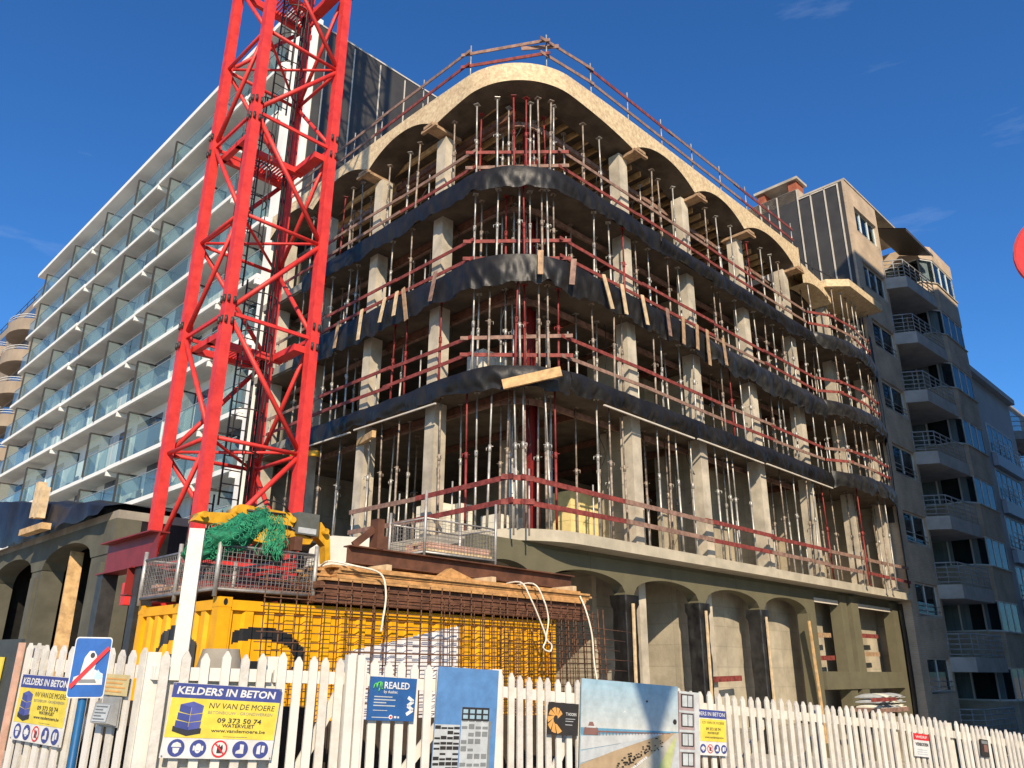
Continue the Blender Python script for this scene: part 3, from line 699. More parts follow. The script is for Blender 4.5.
# ------------------------------------------------------------------ white balcony block (hotel-like) in line with the left wing
hot = empty('balcony_block', W(0, 14.2, 0), 'long white apartment block with rows of glass fronted balconies behind the crane', 'apartment block', Q45)
HT = 30.1; HL = 37.0
MB().box(1.05, 15.0, 0, HL, -1, HT - .3).build('wall', white_render, hot)
MB().box(-.1, 1.3, -.15, HL + .3, HT - .28, HT).build('roof_slab', white_render, hot)
wl = MB().box(1.2, 15.1, -.1, -.03, -1, HT - .2); wl.build('side_membrane', wall_tarp, hot)
for i in range(9):
    MB().box(1.6 + i * 1.5, 1.66 + i * 1.5, -.125, -.1, 0, HT - .45).build('side_batten', batten_white, hot)
MB().box(.9, 15.2, -.13, -.1, HT - .3, HT - .22).build('side_batten', batten_white, hot)
MB().box(.15, 1.35, 0.02, .55, 3.5, HT - .3).build('end_pier', white_render, hot)
ZS = [27.45, 24.75, 22.05, 19.4, 16.75, 14.1, 11.05, 8.8, 6.2]
UN = [(.6, 4.0), (4.0, 14.1), (14.1, 24.5), (24.5, 37.0)]
wf_cols = [win_glass, curtain]
for k, z in enumerate(ZS):
    zn = ZS[k - 1] if k else HT - .28
    for iu, (a, b) in enumerate(UN):
        if k >= 7 and iu == 3: b = 37
        sl = MB().box(-.04 * (iu % 2), 1.05, a + .01, b - .01, z - .20, z); sl.build('balcony_slab', white_render, hot)
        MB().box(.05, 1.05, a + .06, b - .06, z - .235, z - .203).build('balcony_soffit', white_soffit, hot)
        MB().box(-.02, 1.0, a - .005, a + .14, z - .46, z - .237).build('end_beam', white_render, hot)
        gl = MB(); n = max(1, int((b - a) / 1.7)); w = (b - a - .1) / n
        for q in range(n):
            k0 = len(gl.v); y0, y1 = a + .05 + q * w + .015, a + .05 + (q + 1) * w - .015
            gl.v += [(.04, y0, z + .03), (.04, y1, z + .03), (.04, y1, z + 1.08), (.04, y0, z + 1.08)]; gl.face([k0, k0 + 3, k0 + 2, k0 + 1])
        gl.build('glass_balustrade', balu_glass, hot)
        MB().box(.02, .06, a + .04, b - .04, z + 1.08, z + 1.11).build('handrail', alu_frame, hot)
        # dividers
        for f in ((.33, .82) if b - a > 6 else (.5,)):
            t = a + (b - a) * f; zt = zn - .62
            fr_ = MB().box(-.08, 1.05, t - .035, t + .035, zt - .06, zt).box(-.11, -.03, t - .035, t + .035, z, zt - .05).box(0.99, 1.04, t - .035, t + .035, z, zt - .05).box(-.03, 0.99, t - .035, t + .035, z, z + .05)
            fo = fr_.build('divider_screen', dark_frame, hot)
            pm = MB(); pm.v += [(-.03, t, z + .05), (0.99, t, z + .05), (0.99, t, zt - .05), (-.03, t, zt - .05)]; pm.face([0, 1, 2, 3]); pm.build('pane', screen_glass, fo)
        # windows and doors in the back wall, each its own part
        t = a + .5
        while t < b - 2.0:
            ww = random.choice([2.0, 2.6, 3.2])
            if t + ww > b - .2: break
            half = t + ww * random.choice([.35, .5, .65])
            wo = MB().box(.99, 1.05, t, t + ww, z + .02, z + 2.36).build('window', white_frame, hot)
            for ya, yb in ((t + .06, half - .03), (half + .03, t + ww - .06)):
                cu = random.random() < .33
                MB().box(.97, .995, ya, yb, z + .08, z + 2.30).build('curtain' if cu else 'pane', curtain if cu else win_glass, wo)
            t += ww + random.choice([.6, 1.0, 1.4])
# balcony clutter
for k in range(9):
  for iu, t in ((1, 5.0 + 8 * random.random()), (2, 15 + 9 * random.random())):
    if random.random() < .35: continue
    MB().box(.5, .9, t, t + .5, ZS[k], ZS[k] + .45).box(.9, .95, t, t + .5, ZS[k], ZS[k] + .9).build('balcony_chair', dark_frame, hot)

# tan block with rounded balconies beyond
tanb = empty('apartment_block', W(.6, 56.5, 0), 'tan apartment block with rounded balconies at the far left edge', 'apartment block', Q45)
MB().box(1.0, 14, 0, 40, -1, 31).build('wall', tan_stone, tanb)
for k in range(10):
    z = 28 - 2.75 * k
    for q in range(4):
        cy_ = 3.2 + q * 8.5; pts = [(1.0, cy_ - 2.4)] + [(1.0 - 1.3 * math.sin(pi * i / 12), cy_ - 2.4 * math.cos(pi * i / 12)) for i in range(1, 12)] + [(1.0, cy_ + 2.4)]
        MB().prism(pts, z - .25, z + .75).build('round_balcony', tan_stone, tanb)
        rl = MB()
        for h in (.9, 1.1): rl.path([(x, y, z + h) for x, y in pts], .03, 5)
        rl.build('balcony_rail', white_frame, tanb)
        MB().box(.96, .99, cy_ - 1.8, cy_ + 1.8, z + .75, z + 2.2).build('window', win_glass, tanb)
        MB().box(.95, .99, cy_ + 2.6, cy_ + 5.4, z + .8, z + 2.2).build('window', win_glass, tanb)
rl = MB()
for h in (.5, 1.0): rl.tube((1.2, 0, 31 + h), (1.2, 40, 31 + h), .03, 5)
for q in range(21): rl.tube((1.2, q * 2, 31), (1.2, q * 2, 32), .03, 5)
rl.build('roof_rail', dark_steel, tanb)

# ------------------------------------------------------------------ brick apartment building on the right
bb = empty('brick_apartment_building', W(24.03, 0, 0), 'brown brick apartment building with angled balconies and a shaded street front', 'apartment building', Q45)
BT = 25.8; FS = 3.18; FZ = [21.6 - FS * k for k in range(8)]
s_w0, s_w1 = .85, 3.75
# front wall pieces around window column
fw = MB()
fw.box(0, s_w0, 0, .35, -2.4, BT).box(s_w1, 4.0, 0, .35, -2.4, BT)
zz = BT
for z in FZ:
    fw.box(s_w0, s_w1, 0, .35, z + 3.0, zz); zz = z + 1.62
fw.box(s_w0, s_w1, 0, .35, -2.4, zz)
fw.build('wall', brick, bb)
MB().box(0, .3, .36, 14, -2.4, BT - .02).box(.3, 14.5, 6, 14, -2.4, BT - .05).build('wall', brick_dark, bb)
MB().box(0, 8.9, -.04, 8, BT + .0, BT + .1).build('roof_edge', concrete, bb)
def window(parent, s0, s1, y, z0, z1, fm=white_frame, n=2, sill=True, glass=clear_window, cur=True, rail=False):
    f = MB(); e = .07
    f.box(s0, s1, y, y + .08, z0, z0 + e).box(s0, s1, y, y + .08, z1 - e, z1).box(s0, s0 + e, y, y + .08, z0 + e, z1 - e).box(s1 - e, s1, y, y + .08, z0 + e, z1 - e)
    for i in range(1, n): x = s0 + (s1 - s0) * i / n; f.box(x - e / 2, x + e / 2, y, y + .08, z0 + e, z1 - e)
    if sill: f.box(s0 - .05, s1 + .05, y - .12, y, z0 - .08, z0)
    o = f.build('window', fm, parent)
    MB().box(s0 + e, s1 - e, y + .03, y + .045, z0 + e, z1 - e).build('pane', glass, o)
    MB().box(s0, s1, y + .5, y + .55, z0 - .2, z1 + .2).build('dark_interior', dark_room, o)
    if cur:
        MB().box(s0 + e, s0 + (s1 - s0) * random.uniform(.3, .5), y + .12, y + .14, z0, z1).build('curtain', curtain, o)
        MB().box(s1 - (s1 - s0) * random.uniform(.15, .35), s1 - e, y + .12, y + .14, z0, z1).build('curtain', curtain, o)
    if rail:
        r = MB()
        for h in (.2, .42): r.tube((s0, y - .08, z0 + h), (s1, y - .08, z0 + h), .018, 5)
        r.build('window_rail', alu_frame, o)
for k, z in enumerate(FZ):
    window(bb, s_w0, s_w1, .12, z + 1.62, z + 3.0, n=3 if k < 2 else 2, rail=k > 1)
# recessed balcony bay: back wall, slabs, parapets, rails
MB().box(4.0, 14.5, 1.7, 2.0, -2.4, BT - .1).box(4.0, 4.25, .36, 1.7, -2.4, BT - .1).build('recess_wall', brick_dark, bb)
bp_ = [(3.75, .0), (4.25, -.92), (8.2, -1.12), (8.2, 1.7), (4.02, 1.7)]
for k, z in enumerate(FZ):
    MB().prism(bp_, z - .75, z - .12).build('balcony_slab', mat('balcony_concrete_%d' % k, (0.40, 0.38, 0.35), 0.85, 0.15, 1.5) if k == 0 else MATS['balcony_concrete_0'], bb)
    r = MB(); cr = [(3.8, -.02), (4.28, -.86), (8.15, -1.06)]
    for h in (.0, .22, .44, .66, .88): r.path([(x, y, z + h) for x, y in cr], .025 if h < .8 else .035, 5)
    for i in range(2):
        a, b = Vector((*cr[i], 0)), Vector((*cr[i + 1], 0)); n = 2 if i == 0 else 5
        for q in range(n + (i == 1)): p = a.lerp(b, q / n); r.tube((p.x, p.y, z - .12), (p.x, p.y, z + .9), .025, 5)
    r.build('balcony_rail', alu_frame, bb)
    window(bb, 4.5, 8.2, 1.55, z + .05, z + 2.2, n=3, sill=False, cur=k % 2 == 0)
# glazed bay with brick parapets
by = [(8.25, 1.7), (8.25, -.55), (9.1, -1.05), (12.6, -1.05), (12.6, 1.7)]
zb_prev = BT - .05
for k, z in enumerate(FZ):
    zs, zh = z + 1.15, z + 2.65
    if k == 0: MB().prism(by, zh, BT - .7).build('bay_parapet', brick, bb)
    else: MB().prism(by, zh, zb_prev).build('bay_parapet', brick, bb)
    zb_prev = zs
    bi = [(8.32, 1.7), (8.32, -.5), (9.13, -.98), (12.53, -.98), (12.53, 1.7)]
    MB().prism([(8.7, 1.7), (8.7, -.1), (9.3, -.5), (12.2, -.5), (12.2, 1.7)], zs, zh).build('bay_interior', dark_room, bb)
    fm = MB()
    for i in range(len(bi) - 1):
        a, b = Vector((*bi[i], 0)), Vector((*bi[i + 1], 0)); n = max(1, round((b - a).length / 1.15))
        for q in range(n + 1): p = a.lerp(b, q / n); fm.box(p.x - .035, p.x + .035, p.y - .035, p.y + .035, zs, zh)
        for h in (zs + .035, zh - .035): fm.bar(a + Vector((0, 0, h)), b + Vector((0, 0, h)), .07, .07)
    fo = fm.build('bay_window', white_frame, bb)
    pg = MB()
    for i in range(len(bi) - 1):
        a, b = Vector((*bi[i], 0)), Vector((*bi[i + 1], 0)); pg.bar(a + Vector((0, 0, (zs + zh) / 2)), b + Vector((0, 0, (zs + zh) / 2)), .012, zh - zs - .14)
    pg.build('pane', clear_window, fo)
    cp = MB()
    for i in (0, 1, 3): 
        a, b = Vector((*bi[i], 0)), Vector((*bi[i + 1], 0)); d = (b - a).normalized(); nn = Vector((-d.y, d.x, 0)) * (-.12)
        cp.bar(a + d * .1 - nn + Vector((0, 0, (zs + zh) / 2)), a + (b - a) * random.uniform(.4, .9) - nn + Vector((0, 0, (zs + zh) / 2)), .01, zh - zs - .1)
    cp.build('curtain', curtain, fo)
    MB().prism([(8.2, 1.7), (8.2, -.6), (9.06, -1.11), (12.65, -1.11), (12.65, 1.7)], zs - .06, zs).build('bay_sill', concrete, bb)
MB().prism(by, -2.4, zb_prev - .06).build('bay_parapet', brick_dark, bb)
# awning on the top balcony
aw = MB(); aw.grid([[Vector((4.05, .35, 24.8)), Vector((8.2, .35, 24.8))], [Vector((4.15, -1.35, 24.15)), Vector((8.3, -1.35, 24.15))], [Vector((4.15, -1.35, 23.98)), Vector((8.3, -1.35, 23.98))]], smooth=False)
aw.grid([[Vector((4.05, .37, 24.76)), Vector((8.2, .37, 24.76))], [Vector((4.15, -1.33, 24.11)), Vector((8.3, -1.33, 24.11))]], smooth=False, flip=True)
aw.build('awning', flat('awning_fabric', (0.06, 0.05, 0.042)), bb)
# membrane on the exposed side wall
MB().box(-.06, -.012, .12, 2.4, 8, BT - .05).build('side_membrane', wall_tarp, bb)
MB().box(-.05, -.012, 2.45, 14, 8, BT + .55).build('side_membrane', wall_tarp, bb)
MB().box(-.05, 1.2, 2.42, 6.2, BT - .1, BT + .56).build('stair_head', brick_dark, bb)
for t in (.3, 1.0, 1.75, 2.45, 3.6, 4.6, 5.8): MB().box(-.10, -.062, t, t + .07, 12, BT - .1 + (.6 if t > 2.4 else 0)).build('side_batten', batten_white, bb)
MB().box(-.10, -.062, .38, 2.44, BT - .17, BT - .1).build('side_batten', batten_white, bb)
for t0, t1 in ((2.5, 2.95), (4.35, 4.75)): MB().box(.0, .9, t0, t1, BT + .56, BT + 1.15).build('chimney', chimney_red, bb)
MB().box(-.15, 1.05, 2.35, 4.9, BT + 1.15, BT + 1.3).build('chimney_cap', concrete, bb)
for t0, t1 in ((6.6, 7.3),): MB().box(.0, .7, t0, t1, BT + .56, BT + .95).build('chimney', chimney_red, bb)

# pale grey building and one beyond
gb = empty('grey_apartment_building', W(37.4, 0, 0), 'pale grey rendered building with railed windows right of the brown brick one', 'apartment building', Q45)
MB().box(0, 11.5, 0, 12, -3, 19.4).build('wall', greywhite, gb); MB().box(-.1, 11.8, -.35, 12, 19.4, 19.75).build('cornice', greywhite, gb)
for k in range(6):
    z = 14.7 - 2.95 * k
    window(gb, 4.5, 10.3, -.05, z, z + 1.9, n=5, cur=True)
    r = MB()
    for h in (.3, .6, .9): r.tube((4.4, -.3, z + h), (10.4, -.3, z + h), .025, 5)
    for q in range(8): r.tube((4.4 + q * .857, -.3, z), (4.4 + q * .857, -.3, z + .9), .02, 5)
    r.build('window_rail', white_frame, gb)
    MB().box(4.4, 10.4, -.32, -.05, z - .9, z - .15).build('spandrel_panel', flat('pale_panel', (.42, .45, .5)) if k == 0 else MATS['pale_panel'], gb)
fb = empty('far_building', W(50, 0, 0), 'dull building with rounded balconies at the far right edge', 'apartment building', Q45)
MB().box(0, 14, 1, 14, -3, 21).build('wall', brick_dark, fb)
for k in range(7):
    z = 18 - 3 * k; pts = [(.5, 1.0)] + [(3.5 - 3 * math.cos(pi * i / 12), 1.0 - 1.8 * math.sin(pi * i / 12)) for i in range(1, 12)] + [(6.5, 1.0)]
    MB().prism(pts, z - .6, z).build('round_balcony', MATS['balcony_concrete_0'], fb)
    r = MB()
    for h in (.35, .7, 1.05): r.path([(x, y, z + h) for x, y in pts], .03, 5)
    r.build('balcony_rail', alu_frame, fb)
    MB().box(.8, 6.2, .96, .99, z + .1, z + 2.3).build('window', win_glass, fb)
# block on the opposite side of the street, out of view, whose shade lies on the brick front
ob = empty('opposite_building', W(10.9, -16, 0), 'tall plain block across the street, shading the brick front', 'apartment building', Q45)
MB().box(0, 60, -14, 0, -4, 33.4).build('wall', tan_stone, ob)
MB().box(-.2, 60.2, -14.2, .2, 33.4, 33.7).build('cornice', concrete, ob)
for k in range(9):
    for q in range(12):
        MB().box(1.6 + q * 4.9, 4.2 + q * 4.9, .0, .05, 1.2 + 3.3 * k, 3.0 + 3.3 * k).build('window', win_glass, ob) if q < 11 else None

# ------------------------------------------------------------------ olive arcade of the low front wing on the left
arc = empty('arcade_wing', W(-7.3, 0, 0), 'low olive green arcade with two wide arches left of the crane', 'arcade', Q45)
aw_ = MB()
TP = [(4.1, 5.25), (8.45, 9.25), (12.6, 13.4), (16.8, 17.6)]
def arch_wall_y(mb, a, b, zs, zc, top, x0, x1, n=24):
    ys = [a + (b - a) * i / n for i in range(n + 1)]; c = (a + b) / 2; h = (b - a) / 2
    zb = [zs + (zc - zs) * math.sqrt(max(0, 1 - ((y - c) / h) ** 2)) for y in ys]
    A = lambda x, zz: [Vector((x, y, z)) for y, z in zip(ys, zz)]
    tp = [top] * (n + 1)
    mb.grid([A(x0, tp), A(x0, zb)], smooth=False); mb.grid([A(x0, zb), A(x1, zb)], smooth=False); mb.grid([A(x1, zb), A(x1, tp)], smooth=False)
for (a0, a1), (b0, b1) in zip(TP[:-1], TP[1:]): arch_wall_y(aw_, a1, b0, 3.86, 4.30, 4.55, 0, .5)
for a0, a1 in TP: aw_.box(0, .5, a0, a1, 3.86, 4.55)
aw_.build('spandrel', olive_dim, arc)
for a0, a1 in TP:
    p = MB().box(.02, .5, a0 + .02, a1 - .02, -.5, 3.86)
    w = a1 - a0
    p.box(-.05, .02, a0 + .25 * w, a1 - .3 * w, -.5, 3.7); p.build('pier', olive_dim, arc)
MB().box(.02, 6.9, 4.12, 18, 4.55, 4.72).build('roof_slab', concrete_dim, arc)
MB().box(2.6, 2.8, 3.5, 18, -.5, 4.54).build('back_wall', tarp, arc)
for t in (8.8, 13.0, 17.0): MB().box(.5, 2.6, t, t + .1, -.5, 4.54).build('shade_screen', tarp, arc)  # black screens added to keep the arch interiors dark
MB().box(.5, 2.6, 4.12, 4.24, -.5, 4.54).build('end_wall', tarp, arc)  # blackened wall, stands in for the dark void beside the crane
pk = MB().bar((0, 0, 0), (.25, .95, 2.9), .06, .28, up=(1, 0, 0)); tag(pk.build('timber_plank', timber, None, W(-7.2, 6.35, 1.3), Q45), 'wide orange timber plank leaning inside the olive arch on the left', 'plank')
st_ = MB(); pr = [(4.3, 4.73), (4.3, 4.95), (6.0, 5.1), (9.0, 5.55), (13.5, 6.2), (18, 6.3), (18, 4.73)]
rows = []
for x in (-.25, .15, 1.4):
    row = []
    for i in range(70):
        t = 4.3 + 13.7 * i / 69; zt = 4.9 + (t - 4.3) * .14
        row.append(Vector((x + .12 * nz3(t * 1.3, x, 2), t, zt + .12 * nz3(t * .8, x, 5) - (.1 if x < 0 else 0))))
    rows.append(row)
low = [Vector((-.3 + .1 * nz3(4.3 + 13.7 * i / 69, 3, 4), 4.3 + 13.7 * i / 69, 4.62 + .1 * nz3((4.3 + 13.7 * i / 69) * 1.5, 9, 4))) for i in range(70)]
st_.grid([low] + rows + [[Vector((1.4, 4.3 + 13.7 * i / 69, 4.73)) for i in range(70)]], smooth=True, flip=True)
tag(st_.build('plastic_sheet', tarp, None, W(-7.3, 0, 0), Q45), 'black plastic sheet covering a stack on the roof of the olive arcade', 'plastic sheet')
for i, (t, z) in enumerate(((7.9, 4.95), (8.25, 5.0))):
    o = MB().box(-.09, .09, -.12, .12, 0, .72 + .12 * i).build('timber_post', timber_pale, None, W(-7.72, t, z), Q45)
    tag(o, ('short pale post before the black sheet on the arcade roof, the %s one' % ('left' if i else 'right')), 'timber post', 'timber posts on the arcade roof')
tag(MB().bar((0, -.8, 0), (0, .9, .02), .2, .14).build('timber_beam', timber, None, W(-7.75, 7.9, 4.68), Q45), 'short timber beam lying at the edge of the arcade roof under two posts', 'timber beam')

# ------------------------------------------------------------------ black film wrapped round the street piers
for i, (a0, a1) in enumerate(PIERS[2:5]):
    x0, x1, y0, y1 = a0 - .02, a1 + .02, T0 - .02, T1 + .02; rows = []
    pts = []
    for (p, q) in (((x0, y1), (x0, y0)), ((x0, y0), (x1, y0)), ((x1, y0), (x1, y1)), ((x1, y1), (x0, y1))):
        for k in range(10): f = k / 10; pts.append((p[0] + (q[0] - p[0]) * f, p[1] + (q[1] - p[1]) * f))
    pts.append(pts[0]); cx_, cy_ = (x0 + x1) / 2, (y0 + y1) / 2
    for j in range(40):
        z = 3.62 - 4.6 * j / 39; row = []
        for x, y in pts:
            d = Vector((x - cx_, y - cy_)); L = d.length; dd = .02 + .03 * (nz3(x * 4 + i * 9, y * 4, z * 1.3) + .6 * nz3(x * 11, y * 11 + i, z * 4)) + (.06 if j < 3 else 0)
            row.append(Vector((x + d.x / L * dd, y + d.y / L * dd, z)))
        rows.append(row)
    ps = W(0, 0, 0)
    o = MB().grid(rows, smooth=True).build('plastic_wrap', tarp2 if i else tarp, None, C0, Q45)
    tag(o, 'black plastic wrapped round the %s covered arcade pier from the left' % ('first', 'second', 'third')[i], 'plastic wrap', 'plastic wraps on the arcade piers')
    o = MB().box(-.045, .045, -.02, .02, 0, 4.4).build('timber_plank', timber_pale, None, W(a0 + .1, T0 - .13, -1.0), Q45); o.rotation_euler = (0, .012, Q45)
    tag(o, 'pale upright plank strapped to the %s black wrapped pier from the left' % ('first', 'second', 'third')[i], 'plank', 'planks strapped to the wrapped piers')
o = MB().bar((0, 0, 0), (-.28, .0, 3.9), .12, .05, up=(0, 1, 0)).build('timber_plank', timber, None, W(15.0, .25, -.5), Q45); tag(o, 'orange plank leaning against the inside of the last arcade arch', 'plank')
# pallet of bags at the foot of the shopfront frame
pb = empty('bag_pallet', W(16.9, -1.0, .42), 'pallet of white cement bags behind the long right fence', 'pallet', Q45)
MB().box(0, 2.4, 0, 1, 0, .14).build('pallet', rail_grey, pb)
for k in range(3):
    for i in range(4):
        b = MB(); rows = []
        for v in range(7):
            f = v / 6; rows.append([Vector((i * .6 + .03 + .54 * q / 8, .05 + .9 * f, .14 + k * .16 + .15 * math.sin(pi * min(.98, max(.02, q / 8))) ** .5 * math.sin(pi * min(.97, max(.03, f))) ** .4)) for q in range(9)])
        b.grid(rows); b.box(i * .6 + .04, i * .6 + .56, .06, .94, .14 + k * .16, .17 + k * .16)
        b.build('bag', s_lgrey if (i + k) % 3 else block_white, pb)
tag(MB().box(-.6, 1.4, -.04, .04, 0, .12).build('timber_board', rail_red, None, W(16.2, -1.2, .8), Q45), 'red brown board lying on the cement bags', 'board')

# ------------------------------------------------------------------ yellow container
ct = empty('shipping_container', W(-8.45, -3.27, -.06), 'yellow corrugated shipping container with black swooshes behind the white fence', 'container', Q45)
CL, CW, CH = 6.06, 2.44, 2.59
def corr_profile(L, pitch=.28, dep=.045):
    pts = []; x = .12
    while x < L - .12 - .01:
        for dx, d in ((0, 0), (.07, 0), (.10, dep), (.21, dep), (.24, 0)):
            if x + dx < L - .12: pts.append((x + dx, d))
        x += pitch
    pts.append((L - .12, 0)); return pts
def side_col(x, z):
    if 1.95 < x < 3.9 and z < 2.0 + (x - 1.95) * .21 and z > .9: return 2
    e = ((x - .62) / .62) ** 2 + ((z - 1.92) / .34) ** 2; e2 = ((x - .60) / .52) ** 2 + ((z - 1.86) / .25) ** 2
    if x > .25 and e < 1 and e2 > 1: return 1
    if .2 < x < .75 and 1.66 < z < 1.86: return 1
    return 0
def end_col(y, z):
    e = ((y - 1.15) / .62) ** 2 + ((z - 1.88) / .42) ** 2; e2 = ((y - 1.2) / .46) ** 2 + ((z - 1.83) / .28) ** 2
    if e < 1 and e2 > 1 and y < 1.75 and z > 1.7: return 1
    if ((y - 1.25) / .38) ** 2 + ((z - 1.72) / .22) ** 2 < 1: return 1
    return 0
def corr(L, fn, colfn, z0=.15, z1=2.44, nzr=110):
    mb = MB(); P = []
    pr = corr_profile(L)
    for (xa, da), (xb, db) in zip(pr[:-1], pr[1:]):
        m = max(1, round((xb - xa) / .02))
        for q in range(m): P.append((xa + (xb - xa) * q / m, da + (db - da) * q / m))
    P.append(pr[-1]); n0 = 0
    for j in range(nzr + 1):
        z = z0 + (z1 - z0) * j / nzr
        for x, d in P: mb.v.append(fn(x, d, z))
    K = len(P)
    for j in range(nzr):
        for i in range(K - 1):
            xm, zm = (P[i][0] + P[i + 1][0]) / 2, z0 + (z1 - z0) * (j + .5) / nzr
            mb.face([j * K + i, j * K + i + 1, (j + 1) * K + i + 1, (j + 1) * K + i], colfn(xm, zm))
    return mb
corr(CL, lambda x, d, z: (x, .01 + d, z), side_col).build('side_panel', [cont_yellow, black_paint, white_letter], ct)
corr(CW, lambda x, d, z: (.01 + d, x, z), end_col).build('end_panel', [cont_yellow, black_paint], ct)
corr(CL, lambda x, d, z: (x, CW - .01 - d, z), lambda x, z: 0, nzr=1).build('side_panel', [cont_yellow], ct)
corr(CW, lambda x, d, z: (CL - .01 - d, x, z), lambda x, z: 0, nzr=1).build('end_panel', [cont_yellow], ct)
for x, y in ((0, 0), (CL - .16, 0), (0, CW - .16), (CL - .16, CW - .16)):
    MB().box(x, x + .16, y, y + .16, .118, CH - .118).build('corner_post', cont_yellow, ct)
    for z in (0, CH - .118):
        c = MB().box(x - .004, x + .166, y - .004, y + .166, z, z + .118)
        c.build('corner_casting', cont_yellow, ct)
        e = MB(); 
        for (px, py) in ((x + .08, y - .006 if y == 0 else y + .168),):
            k = len(e.v); pts = [(px + .028 * math.cos(a), py, z + .06 + .042 * math.sin(a)) for a in [2 * pi * i / 12 for i in range(12)]]
            e.v += pts; e.face(list(range(12)))
        e.build('casting_hole', black_paint, ct)
for y0 in (0, CW - .1):
    for za, zb in ((0, .15), (CH - .15, CH - .03)): MB().box(.17, CL - .17, y0, y0 + .1, za, zb).build('side_rail', cont_yellow, ct)
for x0 in (0, CL - .1):
    for za, zb in ((0, .15), (CH - .15, CH - .03)): MB().box(x0, x0 + .1, .17, CW - .17, za, zb).build('end_rail', cont_yellow, ct)
MB().box(.1, CL - .1, .1, CW - .1, CH - .06, CH - .035).build('roof_panel', cont_yellow, ct)

# timber stacked on the container
ZC = CH - .06
for lay in range(3):
    for j in range(4):
        L = random.uniform(5.3, 5.75)
        o = MB().box(0, L, 0, .17, 0, .085).build('formwork_beam', timber_brown, None, W(-7.15 + random.uniform(-.1, .15), -3.40 + j * .24 + random.uniform(-.02, .02), ZC + .005 + lay * .092), Q45)
        tag(o, 'dark brown formwork beam in the lower layers of the timber stack on the container', 'timber beam', 'brown beams stacked on the container')
for lay in range(6):
    for j in range(5):
        L = random.uniform(5.0, 5.6)
        o = MB().box(0, L, 0, .19, 0, .032).build('timber_plank', timber_tan, None, W(-7.1 + random.uniform(-.12, .25), -3.46 + j * .2 + random.uniform(-.03, .03), ZC + .285 + lay * .036), Q45)
        o.rotation_euler = (random.gauss(0, .01), 0, Q45 + random.gauss(0, .004))
        tag(o, 'tan timber plank in the upper layers of the timber stack on the container', 'plank', 'tan planks stacked on the container')
for i, (s0, s1, t, z) in enumerate(((-6.35, -1.25, -2.75, 3.27), (-5.9, -1.6, -2.45, 3.27))):
    b = MB(); ibeam(b, (0, 0, 0), (s1 - s0, .1, -.02), .24, .2)
    tag(b.build('steel_beam', rusty_beam, None, W(s0, t, z + .02), Q45), 'long rusty steel beam on top of the tan planks, %s one' % ('front' if i == 0 else 'rear'), 'steel beam', 'rusty beams on the timber stack')
for s in (-6.0, -3.9, -1.9): tag(MB().box(0, .1, 0, 1.0, 0, .10).build('spacer_block', timber_pale, None, W(s, -3.25, ZC + .505), Q45), 'short pale spacer block between the planks and the rusty beams', 'spacer block', 'spacers under the rusty beams')
bk = empty('steel_bracket', W(-5.9, -2.85, 3.41), 'rusty triangular steel bracket standing on the rusty beams', 'bracket', Q45)
MB().poly3([(0, 0), (.12, 0), (.12, .45), (0, .45)], (0, .2)).build('upright', rusty_beam, bk); MB().bar((-.35, .1, .02), (.0, .1, .3), .04, .1).build('brace', rusty_beam, bk); MB().box(.12, .22, .02, .18, 0, .2).build('plate', rusty_beam, bk)
tag(MB().poly3([(0, 0), (.8, 0), (.7, .06), (.2, .2), (0, .08)], (0, .12)).build('timber_offcut', timber_tan, None, W(-4.75, -3.0, 3.03), Q45), 'pointed timber offcut lying against the front rusty beam', 'offcut')
# slings
def sling(label, pts, r=.014):
    o = Vector(pts[0]); P = [Vector(p) for p in pts]; P = [P[0]] + P + [P[-1]]; sm = []
    for i in range(1, len(P) - 2):
        for k in range(5):
            f = k / 5; a, b, c, d = P[i - 1], P[i], P[i + 1], P[i + 2]
            sm.append(.5 * (2 * b + (c - a) * f + (2 * a - 5 * b + 4 * c - d) * f * f + (3 * b - a - 3 * c + d) * f ** 3))
    pts = sm + [P[-1]]
    tag(MB().path([Vector(p) - o for p in pts], r, 6).build('lifting_sling', rope_white, None, W(*o), Q45), label, 'sling', 'white slings on the timber stack')
sling('white sling hanging off the left end of the timber stack', [(-6.9, -2.9, 3.0), (-7.0, -3.3, 3.08), (-6.75, -3.56, 3.02), (-6.35, -3.6, 2.95), (-6.28, -3.66, 2.7), (-6.3, -3.67, 2.4), (-6.30, -3.67, 2.45), (-6.33, -3.67, 2.18)])
sling('white looped sling hanging over the right part of the timber stack', [(-3.45, -2.9, 3.03), (-3.5, -3.5, 3.06), (-3.42, -3.66, 2.8), (-3.2, -3.67, 2.45), (-3.08, -3.68, 2.2), (-3.15, -3.68, 2.05), (-3.0, -3.69, 2.0), (-2.95, -3.68, 2.1), (-3.06, -3.67, 2.2), (-3.0, -3.66, 2.5), (-3.1, -3.65, 2.8), (-3.2, -3.5, 3.06), (-3.2, -2.9, 3.03)])
sling('thin white strap at the right end of the rebar mesh', [(-1.95, -3.45, 2.95), (-2.0, -3.62, 2.7), (-1.9, -3.66, 2.3), (-1.85, -3.66, 1.8), (-1.7, -3.66, 1.2)], .016)
